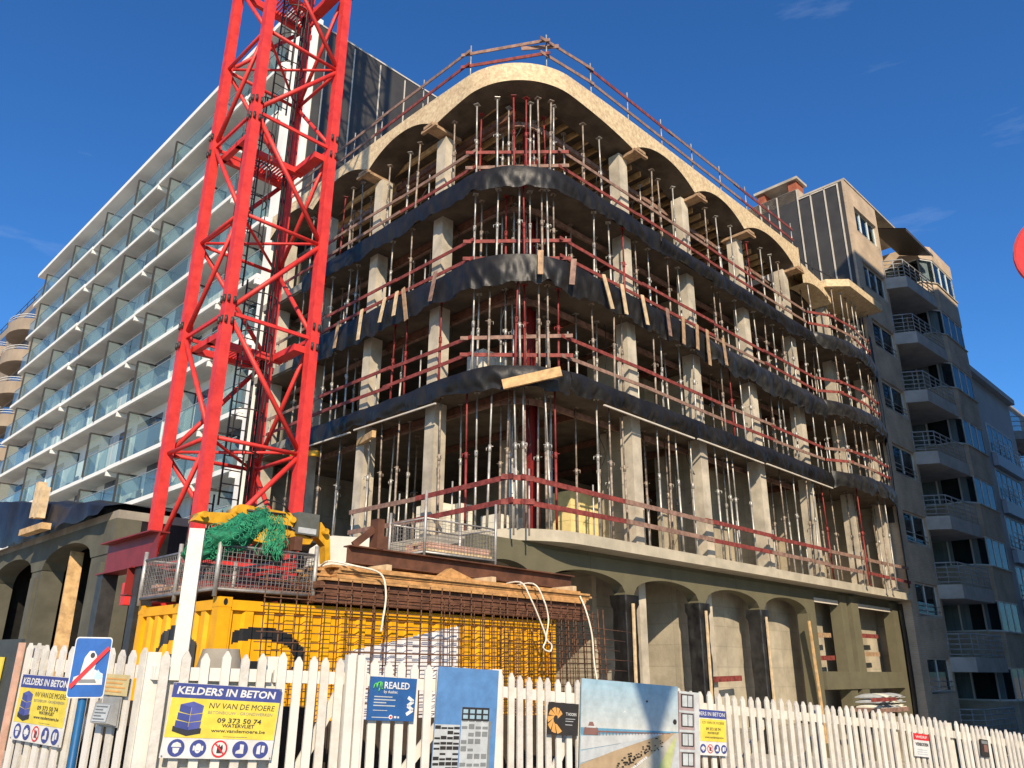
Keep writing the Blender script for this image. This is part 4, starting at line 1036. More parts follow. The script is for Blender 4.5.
# rebar mats leaning on the container
def rebar(label, s0, s1, t, z0, z1, ds, dz, lean=.0):
    mb = MB(); n = int((s1 - s0) / ds)
    for i in range(n + 1):
        x = i * ds + random.uniform(-.02, .02); mb.tube((x, 0, 0), (x + random.uniform(-.03, .03), lean, z1 - z0 + random.uniform(-.06, .05)), .0085, 5)
    m = int((z1 - z0) / dz)
    for j in range(m + 1):
        z = j * dz + .03 + random.uniform(-.015, .015); mb.tube((-random.uniform(0, .12), -.02 + lean * j / m, z), (s1 - s0 + random.uniform(0, .2), -.02 + lean * j / m, z + random.uniform(-.03, .03)), .0062, 5)
    return tag(mb.build('rebar_mesh', rust, None, W(s0, t, z0), Q45), label, 'rebar mesh', 'rebar meshes leaning on the container')
rebar('rusty wide spaced rebar mesh leaning in front of the container, outermost and longest', -8.0, -1.85, -3.62, .3, 2.80, .2, .105, .06)
rebar('rusty rebar mesh behind the outermost one, reaching further right', -6.8, -1.6, -3.56, .3, 2.66, .21, .16, .05)
rebar('low rusty rebar mesh whose bars stick out past the container on the right', -3.9, -1.35, -3.50, .2, 2.3, .17, .16, .03)
rs = MB()
for i in range(9):
    x = .0 + i * .05; rs.tube((x, .04 * (i % 3), 0), (x - .12, .04 * (i % 3), 2.2 + .05 * (i % 4)), .011, 5)
for j in range(12): rs.tube((-.1, -.02, .15 + j * .17), (.75 + .2 * (j % 3), .1, .12 + j * .17), .007, 5)
tag(rs.build('rebar_bundle', rust, None, W(-1.5, -3.45, .4), Q45), 'dense bundle of upright rusty bars at the right end of the container', 'rebar bundle')

# steel mesh basket on the container, with net and folded yellow boom
def mesh_panel(mb, p, q, h, sp=.055, r=.0045):
    p, q = Vector(p), Vector(q); L = (q - p).length; n = int(L / sp)
    for i in range(n + 1):
        a = p.lerp(q, i / n); mb.tube(a, a + Vector((0, 0, h)), r, 4, cap=False)
    for j in range(int(h / sp) + 1): mb.tube(p + Vector((0, 0, j * sp)), q + Vector((0, 0, j * sp)), r, 4, cap=False)
bs = empty('mesh_basket', W(-8.5, -3.22, ZC), 'low grey steel mesh basket on the left end of the container', 'mesh basket', Q45)
bc_ = [(0, 0), (1.36, 0), (1.36, 2.3), (0, 2.3)]
for i in range(4):
    (x0, y0), (x1, y1) = bc_[i], bc_[(i + 1) % 4]
    m = MB(); mesh_panel(m, (x0, y0, .1), (x1, y1, .1), .5); m.build('mesh_panel', grey_cage, bs)
    MB().tube((x0, y0, .09), (x1, y1, .09), .022, 6).build('frame_bar', grey_cage, bs); MB().tube((x0, y0, .62), (x1, y1, .62), .018, 6).build('frame_bar', grey_cage, bs)
for x, y in bc_ + [(0, 1.15)]: MB().tube((x, y, -.0), (x, y, .74), .03, 8).build('post', galv, bs)
MB().box(.0, 1.36, 0.02, 2.28, .1, .13).build('floor_plate', rail_grey, bs)
for i in range(9):
    o = MB().box(0, 1.1, 0, .12, 0, .05).build('timber_offcut', random.choice([timber_pink, rail_tan, timber_brown]), None, W(-8.38 + random.uniform(0, .1), -1.0 - .13 * (i % 4) - random.uniform(0, .05), ZC + .14 + .055 * (i // 4)), Q45)
    tag(o, 'loose timber offcut inside the mesh basket', 'offcut', 'timber offcuts in the mesh basket')
# net
net = empty('green_net', W(-8.25, -2.95, 3.2), 'heaped green mesh net hanging over the front corner of the mesh basket', 'net', Q45)
def netpt(a, b):
    x, y, z = math.cos(a) * math.cos(b), math.sin(a) * math.cos(b), math.sin(b)
    n = 1 + .35 * nz3(x * 1.7, y * 1.7, z * 1.7) + .18 * nz3(x * 5, y * 5, z * 5 + 3) + .07 * nz3(x * 12, y * 12, z * 12)
    return Vector((x * .47 * n + .12 * z, y * .36 * n, .12 + z * .27 * n + .22 * x))
MB().grid([[netpt(2 * pi * i / 60, -pi / 2 + pi * j / 30) for i in range(61)] for j in range(31)]).build('net_heap', net_green, net)
cords = MB()
for q in range(200):
    a, b = random.uniform(0, 2 * pi), math.asin(random.uniform(-.9, 1)); p = netpt(a, b) * 1.02; pts = []
    ph = random.uniform(0, 6); rr_ = random.uniform(.025, .05)
    t1 = Vector((-math.sin(a), math.cos(a), 0)); nn = p.normalized(); t2 = nn.cross(t1)
    for k in range(6): th = ph + k * 1.1; pts.append(p + (t1 * math.cos(th) + t2 * math.sin(th)) * rr_ + nn * (.012 + .012 * math.sin(3 * th)))
    cords.path(pts, .0045, 4)
for q in range(70):
    x = .42 + random.uniform(-.12, .12); z0 = .32 + random.uniform(-.1, .1); pts = [(x, -.3, z0)]
    for k in range(5): pts.append((pts[-1][0] + random.uniform(-.06, .07), -.33 + random.uniform(-.02, .02), pts[-1][2] - random.uniform(.05, .11)))
    cords.path(pts, .005, 4)
cords.build('net_cords', net_pale, net)
# folded boom
bo = empty('folded_loader_boom', W(-7.95, -2.15, 3.36), 'folded yellow hydraulic loader boom lying across the mesh basket', 'loader boom', Q45)
MB().poly3([(.0, .36), (.12, .52), (.9, .50), (1.0, .40), (.95, .30), (.1, .28)], (-.12, .1)).build('main_arm', machine_yellow, bo)
MB().poly3([(-.5, .22), (-.42, .34), (.2, .40), (.25, .3), (-.1, .2)], (-.1, .08)).build('rear_arm', machine_yellow, bo)
MB().poly3([(.05, .06), (.1, .22), (.85, .26), (1.3, .16), (1.25, .08), (.5, .02)], (-.14, .12)).build('lower_arm', machine_yellow, bo)
MB().poly3([(1.25, .2), (1.3, .42), (1.45, .44), (1.62, .26), (1.66, -.1), (1.58, -.16), (1.54, .1), (1.42, .2)], (-.08, .08)).build('hook_arm', machine_yellow, bo)
MB().box(.98, 1.34, -.2, .12, .2, .52).build('control_box', flat('dull_grey_box', (.10, .105, .09)), bo)
MB().box(1.0, 1.3, -.205, -.2, .22, .3).build('box_label', s_lgrey, bo)
hy = MB()
hy.tube((.1, -.15, .3), (.9, -.15, .28), .03, 8).tube((.2, -.15, .44), (.8, -.15, .46), .016, 6).tube((.9, -.15, .28), (1.2, -.15, .2), .016, 6)
hy.build('cylinder', dark_steel, bo)
for x, z in ((.08, .42), (.93, .4), (.1, .14), (.85, .2), (1.3, .38), (-.4, .3), (1.5, .3)): MB().tube((x, -.17, z), (x, .15, z), .045, 10).build('pivot_pin', machine_yellow, bo)
MB().path([(.3, -.16, .5), (.45, -.2, .62), (.7, -.2, .6), (.85, -.16, .5)], .012, 5).build('hose', black_paint, bo)
MB().box(-.3, -.18, -1.0, .35, -.16, -.02).box(.5, .62, -1.0, .35, -.16, .02).build('support_bar', rusty_beam, bo)

# crate of timber on the rusty beams
cr_ = empty('mesh_crate', W(-4.75, -2.55, 3.46), 'grey mesh crate with tall posts standing on the rusty beams', 'mesh crate', Q45)
bc2 = [(0, 0), (1.6, 0), (1.6, .95), (0, .95)]
for i in range(4):
    (x0, y0), (x1, y1) = bc2[i], bc2[(i + 1) % 4]
    m = MB(); mesh_panel(m, (x0, y0, .05), (x1, y1, .05), .55, .07, .004); m.build('mesh_panel', grey_cage, cr_)
    MB().tube((x0, y0, .05), (x1, y1, .05), .018, 6).build('frame_bar', galv, cr_); MB().tube((x0, y0, .6), (x1, y1, .6), .016, 6).build('frame_bar', galv, cr_)
for i, (x, y) in enumerate(bc2): MB().tube((x, y, -.1), (x, y, 1.05 if i < 2 else .8), .025, 8).build('post', galv, cr_)
MB().box(.02, 1.58, .02, .93, .05, .08).build('floor_plate', grey_cage, cr_)
for i in range(15):
    o = MB().box(0, random.uniform(1.35, 1.5), 0, .11, 0, .045).build('timber_plank', random.choice([timber_pink, timber_pink, timber_pale]), None, W(-4.68 + random.uniform(0, .06), -2.5 + .125 * (i % 5), 3.55 + .05 * (i // 5)), Q45)
    tag(o, 'pinkish sawn timber in the mesh crate on the rusty beams', 'timber', 'pinkish timbers in the mesh crate')
tag(MB().poly3([(0, 0), (1.5, .1), (1.6, .62), (.4, .55), (.05, .3)], (0, .12)).build('white_sheet', block_white, None, W(-5.9, -1.0, 3.3), Q45), 'broken white panel leaning behind the rusty beams and the timber', 'panel')
pp = MB().box(0, 2.8, 0, .9, 0, 3.3); tag(pp.build('storage_block', wall_tarp, None, W(-5.4, -.85, 0), Q45), 'dark wrapped stack behind the container carrying a broken white panel', 'wrapped stack')

# ------------------------------------------------------------------ white picket fence
FP0 = Vector((-1.625, 6.5, 0)); FD = Vector((.8352, .5501, 0)); FA = math.atan2(FD.y, FD.x); FN = Vector((FD.y, -FD.x, 0))
ZL = [(-4, 1.88), (-1.85, 1.85), (0, 1.81), (.6, 1.79), (1.84, 1.69), (2.62, 1.62), (4.17, 1.53), (5.23, 1.45), (7.82, 1.24), (10.16, .97), (13, .66), (16, .4)]
def ztop(l):
    for (a, za), (b, zb) in zip(ZL[:-1], ZL[1:]):
        if l <= b: return za + (zb - za) * (l - a) / (b - a)
    return ZL[-1][1]
def FW(l, y=0, z=0): return FP0 + FD * l - FN * y + Vector((0, 0, z))     # y = distance behind the fence face
LO = Vector((-4.07, 7.02, 0)); LD = Vector((.8192, -.5736, 0)); LA = math.atan2(LD.y, LD.x); LN = Vector((LD.y, -LD.x, 0))
def LW(l, y=0, z=0): return LO + LD * l - LN * y + Vector((0, 0, z))
def lzt(l): return 1.9 - .035 * l
def fence(label, l0, l1, sp, wd=.062, brace=None, boards=False, m=white_paint, post=True, seed=0, FW=FW, FA=FA, ztop=ztop):
    random.seed(seed + 100); root = empty('picket_fence', FW(l0, 0, ztop(l0) - 1.8), label, 'fence', FA, 'white picket fence panels')
    zz = lambda l: ztop(l) - ztop(l0) + 1.8
    pk = MB(); l = l0 + sp / 2
    while l < l1 - sp / 3:
        x = l - l0; h = zz(l) + random.uniform(-.018, .012); w2 = wd / 2; dx = random.gauss(0, .006); yy = random.uniform(-.003, .003)
        n = len(pk.v); tip = .045
        pts = [(x - w2, .04), (x + w2, .04), (x + w2 + dx, h - tip), (x + dx + .006, h), (x + dx - .006, h), (x - w2 + dx, h - tip)]
        pk.poly3(pts, (yy, yy + .02)); l += sp * random.uniform(.95, 1.05)
    pk.m = [0] * len(pk.f); r2 = random.Random(seed)
    for q in range(0, len(pk.f), 8):
        c = r2.choices((0, 1, 2), (5, 2, 2))[0]
        for z_ in range(q, min(q + 8, len(pk.f))): pk.m[z_] = c
    pk.build('pickets', [m, white_paint2 if m is white_paint else white_paint, white_grimy], root)
    for dz in (.16, 1.25):
        MB().bar((0, .045, zz(l0) - dz), (l1 - l0, .045, zz(l1) - dz), .04, .09).build('rail', m, root)
    for a, b in (brace or []):
        MB().bar((a - l0, .075, zz(a) - 1.25), (b - l0, .075, zz(b) - .2), .02, .08).build('brace', m, root)
    if boards:
        MB().box(0, l1 - l0, .07, .085, .1, zz(l0) - .2).build('backing_board', white_paint2, root)
    if post: MB().box(-.045, .045, .068, .16, -.3, zz(l0) - .02).build('post', m, root)
    return root
fence('white picket fence panel angled back behind the blue traffic sign', 0, 1.9, .142, .075, [(.5, 1.3)], seed=1, FW=LW, FA=LA, ztop=lzt)
fence('white picket gate with wide spaced pickets behind the large contractor sign', -1.04, -.2, .138, .062, boards=True, seed=2)
fence('white picket fence panel with a diagonal brace right of the large contractor sign', -.18, .42, .118, .066, [(-.15, .4)], seed=3)
fence('white picket fence panel behind the dark blue square sign', .46, 1.78, .122, .07, [(.6, 1.5)], seed=4)
fence('white picket fence panel between the tall tower poster and the beach poster', 1.8, 2.9, .105, .06, [(2.2, 2.8)], seed=5)
fence('white picket fence panel behind the wide beach poster', 2.92, 4.12, .105, .06, seed=6)
fence('long dense white picket fence panel just right of the narrow window poster', 4.14, 6.3, .125, .066, [(4.4, 5.4), (5.5, 6.3)], m=white_paint2, seed=7)
fence('long dense white picket fence panel in the middle of the right hand run', 6.32, 7.75, .125, .067, [(6.4, 7.4)], m=white_paint2, seed=8)
fence('dense white picket fence panel carrying the red and white notice', 7.77, 9.0, .125, .068, [(7.9, 8.8)], m=white_paint2, seed=9)
fence('last white picket fence panel with a small dark picture, at the right edge', 9.02, 12.5, .122, .068, [(9.3, 10.6), (11, 12.2)], m=white_paint2, seed=10)
random.seed(55)
# post cluster on the fence
for l, w in ((.42, .07), (.50, .06), (1.79, .1), (2.9, .06)):
    o = MB().box(-w / 2, w / 2, -.03, .04, -.1, 1.82).build('fence_post', white_paint, None, FW(l, 0, ztop(l) - 1.8), FA)
    tag(o, {.42: 'flat topped white post left of the dark blue square sign', .50: 'narrow white post closest to the dark blue square sign', 1.79: 'broad white post right of the tall tower poster', 2.9: 'white post hidden behind the beach poster'}[l], 'fence post')
# dark boards added behind the fence so the picket gaps read dark
dark_panel = mat('gap_board_dark', (0.040, 0.028, 0.018), 0.8, 0.4, 3.0)
for i in range(9):
    w = 1.3 if i < 3 else 1.05
    if i < 2: loc, rz = LW(-.5 + i * 1.25, 1.1 + .1 * (i % 2), 0), LA
    else: loc, rz = FW(-1.35 + (i - 2) * 1.02, .95 + .08 * (i % 3), gz(0, 8)), FA
    p = MB().box(0, w - .05, 0, .03, 0, 1.42).box(0, .06, .03, .1, 0, 1.42).box(w - .11, w - .05, .03, .1, 0, 1.42).box(.06, w - .11, .03, .1, 1.3, 1.36)
    o = p.build('gap_dark_board', dark_panel, None, loc, rz); o.rotation_euler = (-.06, 0, rz)
    tag(o, 'added dark brown board behind the picket fence that darkens the gaps', 'shuttering board', 'added dark boards behind the fence')
# tall white post behind the fence and its block
ppos = Vector((-2.67, 6.8, 0)); 
o = MB().box(-.06, .06, -.06, .06, 0, 2.82).build('timber_post', white_paint, None, ppos, .3); tag(o, 'tall square white post rising behind the gate in front of the container', 'post')
cb_ = MB(); rows = [[Vector((.3 * math.cos(a) * (1 - .5 * (k / 6) ** 2), .25 * math.sin(a) * (1 - .5 * (k / 6) ** 2), 1.96 * (k / 6) ** .6)) for a in [2 * pi * i / 20 for i in range(21)]] for k in range(7)]
cb_.grid(rows); tag(cb_.build('concrete_weight', concrete_dim, None, ppos + Vector((.24, .25, -.1)), 0), 'grey rounded concrete weight at the foot of the tall white post', 'concrete weight')

# ------------------------------------------------------------------ lettering helper
def text(parent, s, x, z, h, m, w=None, bold=0.0, y=-.005, shear=0.0, name='lettering', align=0):
    cu = bpy.data.curves.new('t', 'FONT'); cu.body = s; cu.size = 1; cu.offset = bold; cu.resolution_u = 2
    o = bpy.data.objects.new('t', cu); COL.objects.link(o)
    bpy.context.view_layer.update()
    me = bpy.data.meshes.new_from_object(o.evaluated_get(bpy.context.evaluated_depsgraph_get()))
    bpy.data.objects.remove(o); bpy.data.curves.remove(cu)
    k = h / .70; xs_ = [v.co.x for v in me.vertices] or [0]; tw = (max(xs_) - min(xs_)) * k
    sx = k * (w / tw if w else 1); x0 = min(xs_); wid = (max(xs_) - x0) * sx
    for v in me.vertices:
        vx = (v.co.x - x0) * sx + shear * v.co.y * k; vy = v.co.y * k
        v.co = (x + vx - align * wid, y, z + vy)
    me.materials.clear(); me.materials.append(m); me.name = name
    ob = bpy.data.objects.new(name, me); COL.objects.link(ob); ob.parent = parent
    return ob
def panel(root, name, pts, m, y=-.003, th=.0012): return MB().poly3(pts, (y, y + th)).build(name, m, root)
def rect(x0, z0, x1, z1): return [(x0, z0), (x1, z0), (x1, z1), (x0, z1)]
def disc(cx, cz, r, n=24, ry=None): return [(cx + r * math.cos(2 * pi * i / n), cz + (ry or r) * math.sin(2 * pi * i / n)) for i in range(n)]
def ring(root, name, cx, cz, r, w, m, y):
    mb = MB(); n = 28
    mb.grid([[Vector((cx + q * math.cos(2 * pi * i / n), y, cz + q * math.sin(2 * pi * i / n))) for i in range(n + 1)] for q in (r, r - w)], smooth=False, flip=True); return mb.build(name, m, root)
def board(name, label, cat, l0, z0, w, h, slope, m, y=-.03, th=.012, group=None, left=False):
    o = MB().poly3(rect(0, 0, w, h), (0, th)).build(name, m, None, (LW if left else FW)(l0, y, z0)); o.rotation_euler = (0, slope, LA if left else FA)
    return tag(o, label, cat, group)
def icon(root, cx, cz, r, kind):
    if kind == 'no':
        panel(root, 'icon', disc(cx, cz, r), s_white, -.0035); ring(root, 'icon_ring', cx, cz, r, r * .2, s_red, -.0052)
        panel(root, 'icon_figure', [(cx - .3 * r, cz - .5 * r), (cx + .3 * r, cz - .5 * r), (cx + .42 * r, cz + .1 * r), (cx + .3 * r, cz + .5 * r), (cx + .05 * r, cz + .2 * r), (cx - .05 * r, cz + .55 * r), (cx - .3 * r, cz + .2 * r)], s_black, -.005)
        MB().bar((cx - .62 * r, -.0056, cz + .62 * r), (cx + .62 * r, -.0056, cz - .62 * r), .001, r * .18, up=(0, 0, 1)).build('icon_bar', s_red, root); return
    panel(root, 'icon', disc(cx, cz, r), s_navy, -.0035)
    if kind == 'helmet':
        panel(root, 'icon_figure', [(cx - .62 * r, cz + .1 * r), (cx + .62 * r, cz + .1 * r), (cx + .45 * r, cz + .5 * r), (cx, cz + .68 * r), (cx - .45 * r, cz + .5 * r)], s_white, -.0048); panel(root, 'icon_figure', [(cx - .42 * r, cz + .0 * r), (cx + .42 * r, cz + .0 * r), (cx + .3 * r, cz - .5 * r), (cx, cz - .68 * r), (cx - .3 * r, cz - .5 * r)], s_white, -.0048)
    elif kind == 'ears':
        panel(root, 'icon_figure', disc(cx, cz, .40 * r, ry=.56 * r), s_white, -.0048); panel(root, 'icon_figure', rect(cx - .62 * r, cz - .25 * r, cx - .42 * r, cz + .3 * r), s_white, -.0048); panel(root, 'icon_figure', rect(cx + .42 * r, cz - .25 * r, cx + .62 * r, cz + .3 * r), s_white, -.0048); panel(root, 'icon_figure', rect(cx - .16 * r, cz - .3 * r, cx + .16 * r, cz - .24 * r), s_navy, -.006)
    elif kind == 'boot':
        panel(root, 'icon_figure', [(cx - .1 * r, cz + .6 * r), (cx + .4 * r, cz + .55 * r), (cx + .45 * r, cz - .5 * r), (cx - .55 * r, cz - .5 * r), (cx - .5 * r, cz - .2 * r), (cx - .05 * r, cz - .0 * r)], s_white, -.0048)
    else:
        panel(root, 'icon_figure', [(cx - .5 * r, cz + .35 * r), (cx - .1 * r, cz + .6 * r), (cx + .0 * r, cz - .5 * r), (cx - .5 * r, cz - .5 * r)], s_white, -.0048); panel(root, 'icon_figure', rect(cx + .12 * r, cz - .3 * r, cx + .5 * r, cz + .5 * r), s_white, -.0048)
def contractor(label, l0, z0, w, slope, left=False):
    h = w * .625; k = w
    o = board('contractor_sign', label, 'sign', l0, z0, w, h, slope, s_white, -.035, group='contractor signs on the fence', left=left)
    panel(o, 'header', rect(.0, h * .80, w, h * .995), s_navy); panel(o, 'yellow_field', rect(.004, h * .27, w - .004, h * .795), s_yellow)
    text(o, 'KELDERS IN BETON', .04 * k, h * .85, .062 * k, s_white, .90 * k, .03, -.0048, .12)
    text(o, 'NV VAN DE MOERE', .345 * k, h * .675, .048 * k, s_black, .61 * k, 0, shear=.1)
    text(o, 'BETONBOUW - GRONDWERKEN', .345 * k, h * .60, .026 * k, s_grey, .60 * k, 0)
    text(o, '09 373 50 74', .44 * k, h * .485, .040 * k, s_black, .41 * k, .02)
    text(o, 'WATERVLIET', .49 * k, h * .425, .030 * k, s_black, .30 * k, .02)
    text(o, 'www.vandemoere.be', .40 * k, h * .355, .030 * k, s_black, .50 * k, .015)
    panel(o, 'small_print', rect(.52 * k, h * .293, .74 * k, h * .302), s_grey)
    # stacked block emblem
    e = h; panel(o, 'emblem_base', [(.06 * k, .35 * e), (.19 * k, .29 * e), (.31 * k, .33 * e), (.31 * k, .40 * e), (.06 * k, .42 * e)], s_black, -.0045)
    for i in range(3):
        z = .37 * e + i * .105 * e; sh = .008 * k * i
        panel(o, 'emblem_block', [(.075 * k + sh, z + .035 * e), (.19 * k, z), (.19 * k, z + .098 * e), (.075 * k + sh, z + .128 * e)], s_navy, -.0058)
        panel(o, 'emblem_block', [(.194 * k, z), (.295 * k, z + .03 * e), (.298 * k, z + .125 * e), (.194 * k, z + .098 * e)], flat('emblem_blue', (.075, .09, .30)) if 'emblem_blue' not in MATS else MATS['emblem_blue'], -.0058)
    panel(o, 'emblem_block', [(.095 * k, .71 * e), (.19 * k, .675 * e), (.298 * k, .705 * e), (.2 * k, .755 * e)], MATS['emblem_blue'], -.0058)
    for i, kd in enumerate(('helmet', 'ears', 'no', 'boot', 'glove')): icon(o, (.125 + .19 * i) * k, h * .135, .072 * k, kd)
    for x, z in ((.012, .012), (w - .012, .012), (.012, h - .012), (w - .012, h - .012)): panel(o, 'screw', disc(x, z, .006, 8), s_grey, -.006)
    return o
contractor('large yellow, white and navy contractor sign KELDERS IN BETON fixed to the gate', -.935, 1.13, .775, .065)
contractor('left yellow contractor sign KELDERS IN BETON half hidden behind the blue traffic sign', .14, 1.17, .775, .03, left=True)
# third sign, cut off
o = board('contractor_sign', 'small cut off contractor sign reading DERS IN BETON beside the narrow window poster', 'sign', 4.17, .92, .43, .43, .075, s_white, -.04, group='contractor signs on the fence')
panel(o, 'header', rect(0, .35, .43, .428), s_navy); panel(o, 'yellow_field', rect(.05, .13, .425, .34), s_yellow)
text(o, 'DERS IN BETON', .015, .372, .036, s_white, .39, .01)
text(o, 'CO VAN DE MOERE', .075, .295, .024, s_black, .32); text(o, '09 373 50 74', .13, .235, .026, s_black, .21, .02); text(o, 'WATERVLIET', .15, .20, .02, s_black, .17, .02); text(o, 'www.vandemoere.be', .11, .16, .02, s_black, .27, .01)
for i, kd in enumerate(('ears', 'no', 'boot', 'glove')): icon(o, .085 + .1 * i, .062, .042, kd)
# dark blue square sign
o = board('company_sign', 'dark blue square company sign with a small green emblem and a white zigzag', 'sign', .57, 1.33, .415, .325, .05, s_realed, -.035)
text(o, 'REALED', .125, .24, .05, s_white, .225, .02); text(o, 'by dualtec', .125, .205, .022, s_white, .12, .01)
lg = MB()
for pts in ([(.03, .235), (.04, .27), (.055, .275), (.06, .24)], [(.06, .24), (.065, .28), (.085, .285)], [(.078, .215), (.085, .24), (.09, .29)], [(.1, .285), (.1, .24), (.112, .235)]): lg.path([(x, -.006, z) for x, z in pts], .005, 5)
lg.build('emblem', s_green, o)
for i, L in enumerate((.16, .19, .11, .19)): panel(o, 'small_print', rect(.045, .172 - .022 * i, .045 + L, .18 - .022 * i), s_lgrey)
panel(o, 'small_print', rect(.045, .072, .17, .077), s_lgrey); panel(o, 'small_print', rect(.04, .02, .19, .026), s_lgrey)
panel(o, 'seal', disc(.205, .028, .017, 16), s_white, -.0035); panel(o, 'seal', disc(.205, .028, .009, 16), s_red, -.005); panel(o, 'seal', rect(.235, .02, .255, .036), s_white); panel(o, 'seal', rect(.265, .02, .28, .034), s_white)
zg = [(.335, .03), (.335, .065), (.375, .085), (.335, .105), (.335, .14), (.375, .16), (.335, .18), (.335, .205), (.405, .175), (.405, .145), (.37, .123), (.405, .1), (.405, .07), (.37, .05), (.405, .03)]
mbz = MB()
for a, b in (((.34, .05), (.395, .085)), ((.395, .085), (.345, .115)), ((.345, .115), (.395, .15)), ((.395, .15), (.345, .18))): mbz.bar((a[0], -.004, a[1]), (b[0], -.004, b[1]), .002, .026, up=(0, 0, 1))
mbz.build('zigzag_mark', s_white, o)
# tall tower poster
o = board('tower_poster', 'tall poster showing a grey apartment tower against a blue sky', 'poster', 1.145, .62, .60, 1.115, .05, s_sky, -.04)
def tower(x0, x1, z0, z1, nx, nzz, body, dark, f=.7):
    panel(o, 'printed_tower', rect(x0, z0, x1, z1), body)
    mb = MB(); w, h = (x1 - x0) / nx, (z1 - z0) / nzz
    for i in range(nx):
        for j in range(nzz):
            a, b = x0 + i * w, z0 + j * h
            if nx > 1 and random.random() < .12: continue
            mb.poly3(rect(a + w * (1 - f) / 2, b + h * .12, a + w * (1 + f) / 2 - w * .0, b + h * (.55 if nx == 1 else random.choice([.5, .62, .8]))), (-.0048, -.0042))
    mb.build('printed_windows', dark, o)
tower(.0, .24, .0, .665, 4, 17, s_lgrey, s_dark, .9); tower(.25, .52, 0, .80, 4, 14, s_lgrey, s_grey, .8)
panel(o, 'printed_roof', rect(.25, .70, .52, .805), s_dark, -.0052)
mb = MB()
for i in range(4):
    for j in range(2): mb.poly3(rect(.262 + .066 * i, .715 + .043 * j, .262 + .066 * i + .045, .715 + .043 * j + .03), (-.0068, -.006))
mb.build('printed_roof_openings', s_psky, o)
panel(o, 'printed_tower_edge', rect(.52, 0, .545, .70), s_grey)
# charcoal sign with a golden spiral
o = board('emblem_sign', 'small charcoal sign with a golden spiral shell emblem', 'sign', 2.325, 1.17, .34, .27, .075, s_dark, -.04)
for k in range(8):
    a0 = .5 + k * .62; r0_, r1_ = .018 + k * .004, .055 + k * .006; pts = []
    cxs, czs = .085, .135
    for i in range(7): th = a0 + i * .5 / 6; pts.append((cxs + .9 * r0_ * math.cos(th - .5), czs + r0_ * math.sin(th - .5)))
    for i in range(7): th = a0 + .5 - i * .5 / 6; pts.append((cxs + .9 * (r1_ + .03) * math.cos(th), czs + (r1_ + .03) * math.sin(th)))
    panel(o, 'emblem', pts, s_orange, -.0035 - .0004 * k)
text(o, "'T HOORN", .19, .165, .026, s_white, .12, .015); panel(o, 'small_print', rect(.19, .135, .30, .14), s_lgrey); panel(o, 'small_print', rect(.19, .115, .28, .12), s_lgrey); panel(o, 'small_print', rect(.19, .085, .27, .09), s_lgrey)
# beach poster
o = board('beach_poster', 'wide poster of a sandy beach with a pier under a pale blue sky', 'poster', 2.655, .62, 1.235, 1.02, .065, s_psky, -.045)
H0 = .60
for i in range(9):
    f = i / 8; nm = 'print_sky_%d' % i
    flat(nm, tuple(a + (b - a) * f for a, b in zip((.45, .47, .45), (.27, .40, .47)))); panel(o, 'printed_sky', rect(.002, H0 + .047 * i, 1.233, H0 + .047 * (i + 1) - .0), MATS[nm], -.0015)
panel(o, 'printed_sea', [(.002, H0 - .06), (1.0, H0 - .02), (1.233, H0 - .005), (1.233, H0 + .0), (.002, H0)], s_sea, -.0035)
panel(o, 'printed_surf', [(.002, H0 - .19), (.5, H0 - .12), (1.0, H0 - .03), (1.0, H0 - .018), (.4, H0 - .055), (.002, H0 - .075)], s_foam, -.0045)
panel(o, 'printed_wet_sand', [(.002, H0 - .3), (.4, H0 - .2), (1.05, H0 - .03), (1.0, H0 - .028), (.45, H0 - .13), (.002, H0 - .2)], s_lgrey, -.005)
panel(o, 'printed_sand', [(.002, .0), (.8, .0), (1.2, H0 - .01), (1.05, H0 - .02), (.4, H0 - .19), (.002, H0 - .31)], s_sand, -.0055)
panel(o, 'printed_promenade', [(.25, .0), (1.233, .0), (1.233, H0 - .015), (1.17, H0 - .02)], s_pave, -.0062)
panel(o, 'printed_lawn', [(.72, .0), (1.02, .0), (1.2, H0 - .06), (1.17, H0 - .06)], flat('print_lawn', (.42, .45, .20)), -.0068)
panel(o, 'printed_path', [(1.04, .0), (1.233, .0), (1.233, H0 - .08), (1.21, H0 - .06)], s_lgrey, -.0068)
panel(o, 'printed_pier_head', [(.03, H0 - .06), (.21, H0 - .06), (.2, H0 - .0), (.16, H0 + .01), (.14, H0 + .05), (.10, H0 + .05), (.08, H0 + .01), (.04, H0 - .0)], s_brown, -.0066)
panel(o, 'printed_pier_roof', [(.06, H0 + .0), (.18, H0 + .0), (.17, H0 + .015), (.07, H0 + .015)], s_foam, -.0076)
panel(o, 'printed_pier_deck', [(.2, H0 - .035), (1.12, H0 - .022), (1.12, H0 - .016), (.2, H0 - .022)], s_brown, -.0072)
pm_ = MB()
for i in range(22): x = .22 + .04 * i; pm_.poly3(rect(x, H0 - .065 + .0018 * i, x + .006, H0 - .025), (-.0082, -.0076))
pm_.build('printed_pier_piles', s_brown, o)
cl_ = MB()
for i in range(70):
    f = random.random(); x = .45 + .55 * f + random.uniform(-.08, .08); z = .26 + .25 * f + random.uniform(-.05, .04); s_ = .018 - .008 * f
    cl_.poly3([(x - s_, z), (x + s_, z), (x + s_ * .6, z + s_ * .9), (x - s_ * .8, z + s_ * .8)], (-.0086, -.008))
cl_.build('printed_crowd', s_dark, o)
hs_ = MB()
for i in range(26):
    f = i / 26; x = .3 + .5 * f; z = .08 + .28 * f; hs_.poly3(rect(x, z, x + .03, z + .02), (-.0086, -.008))
hs_.build('printed_cabins', s_white, o)
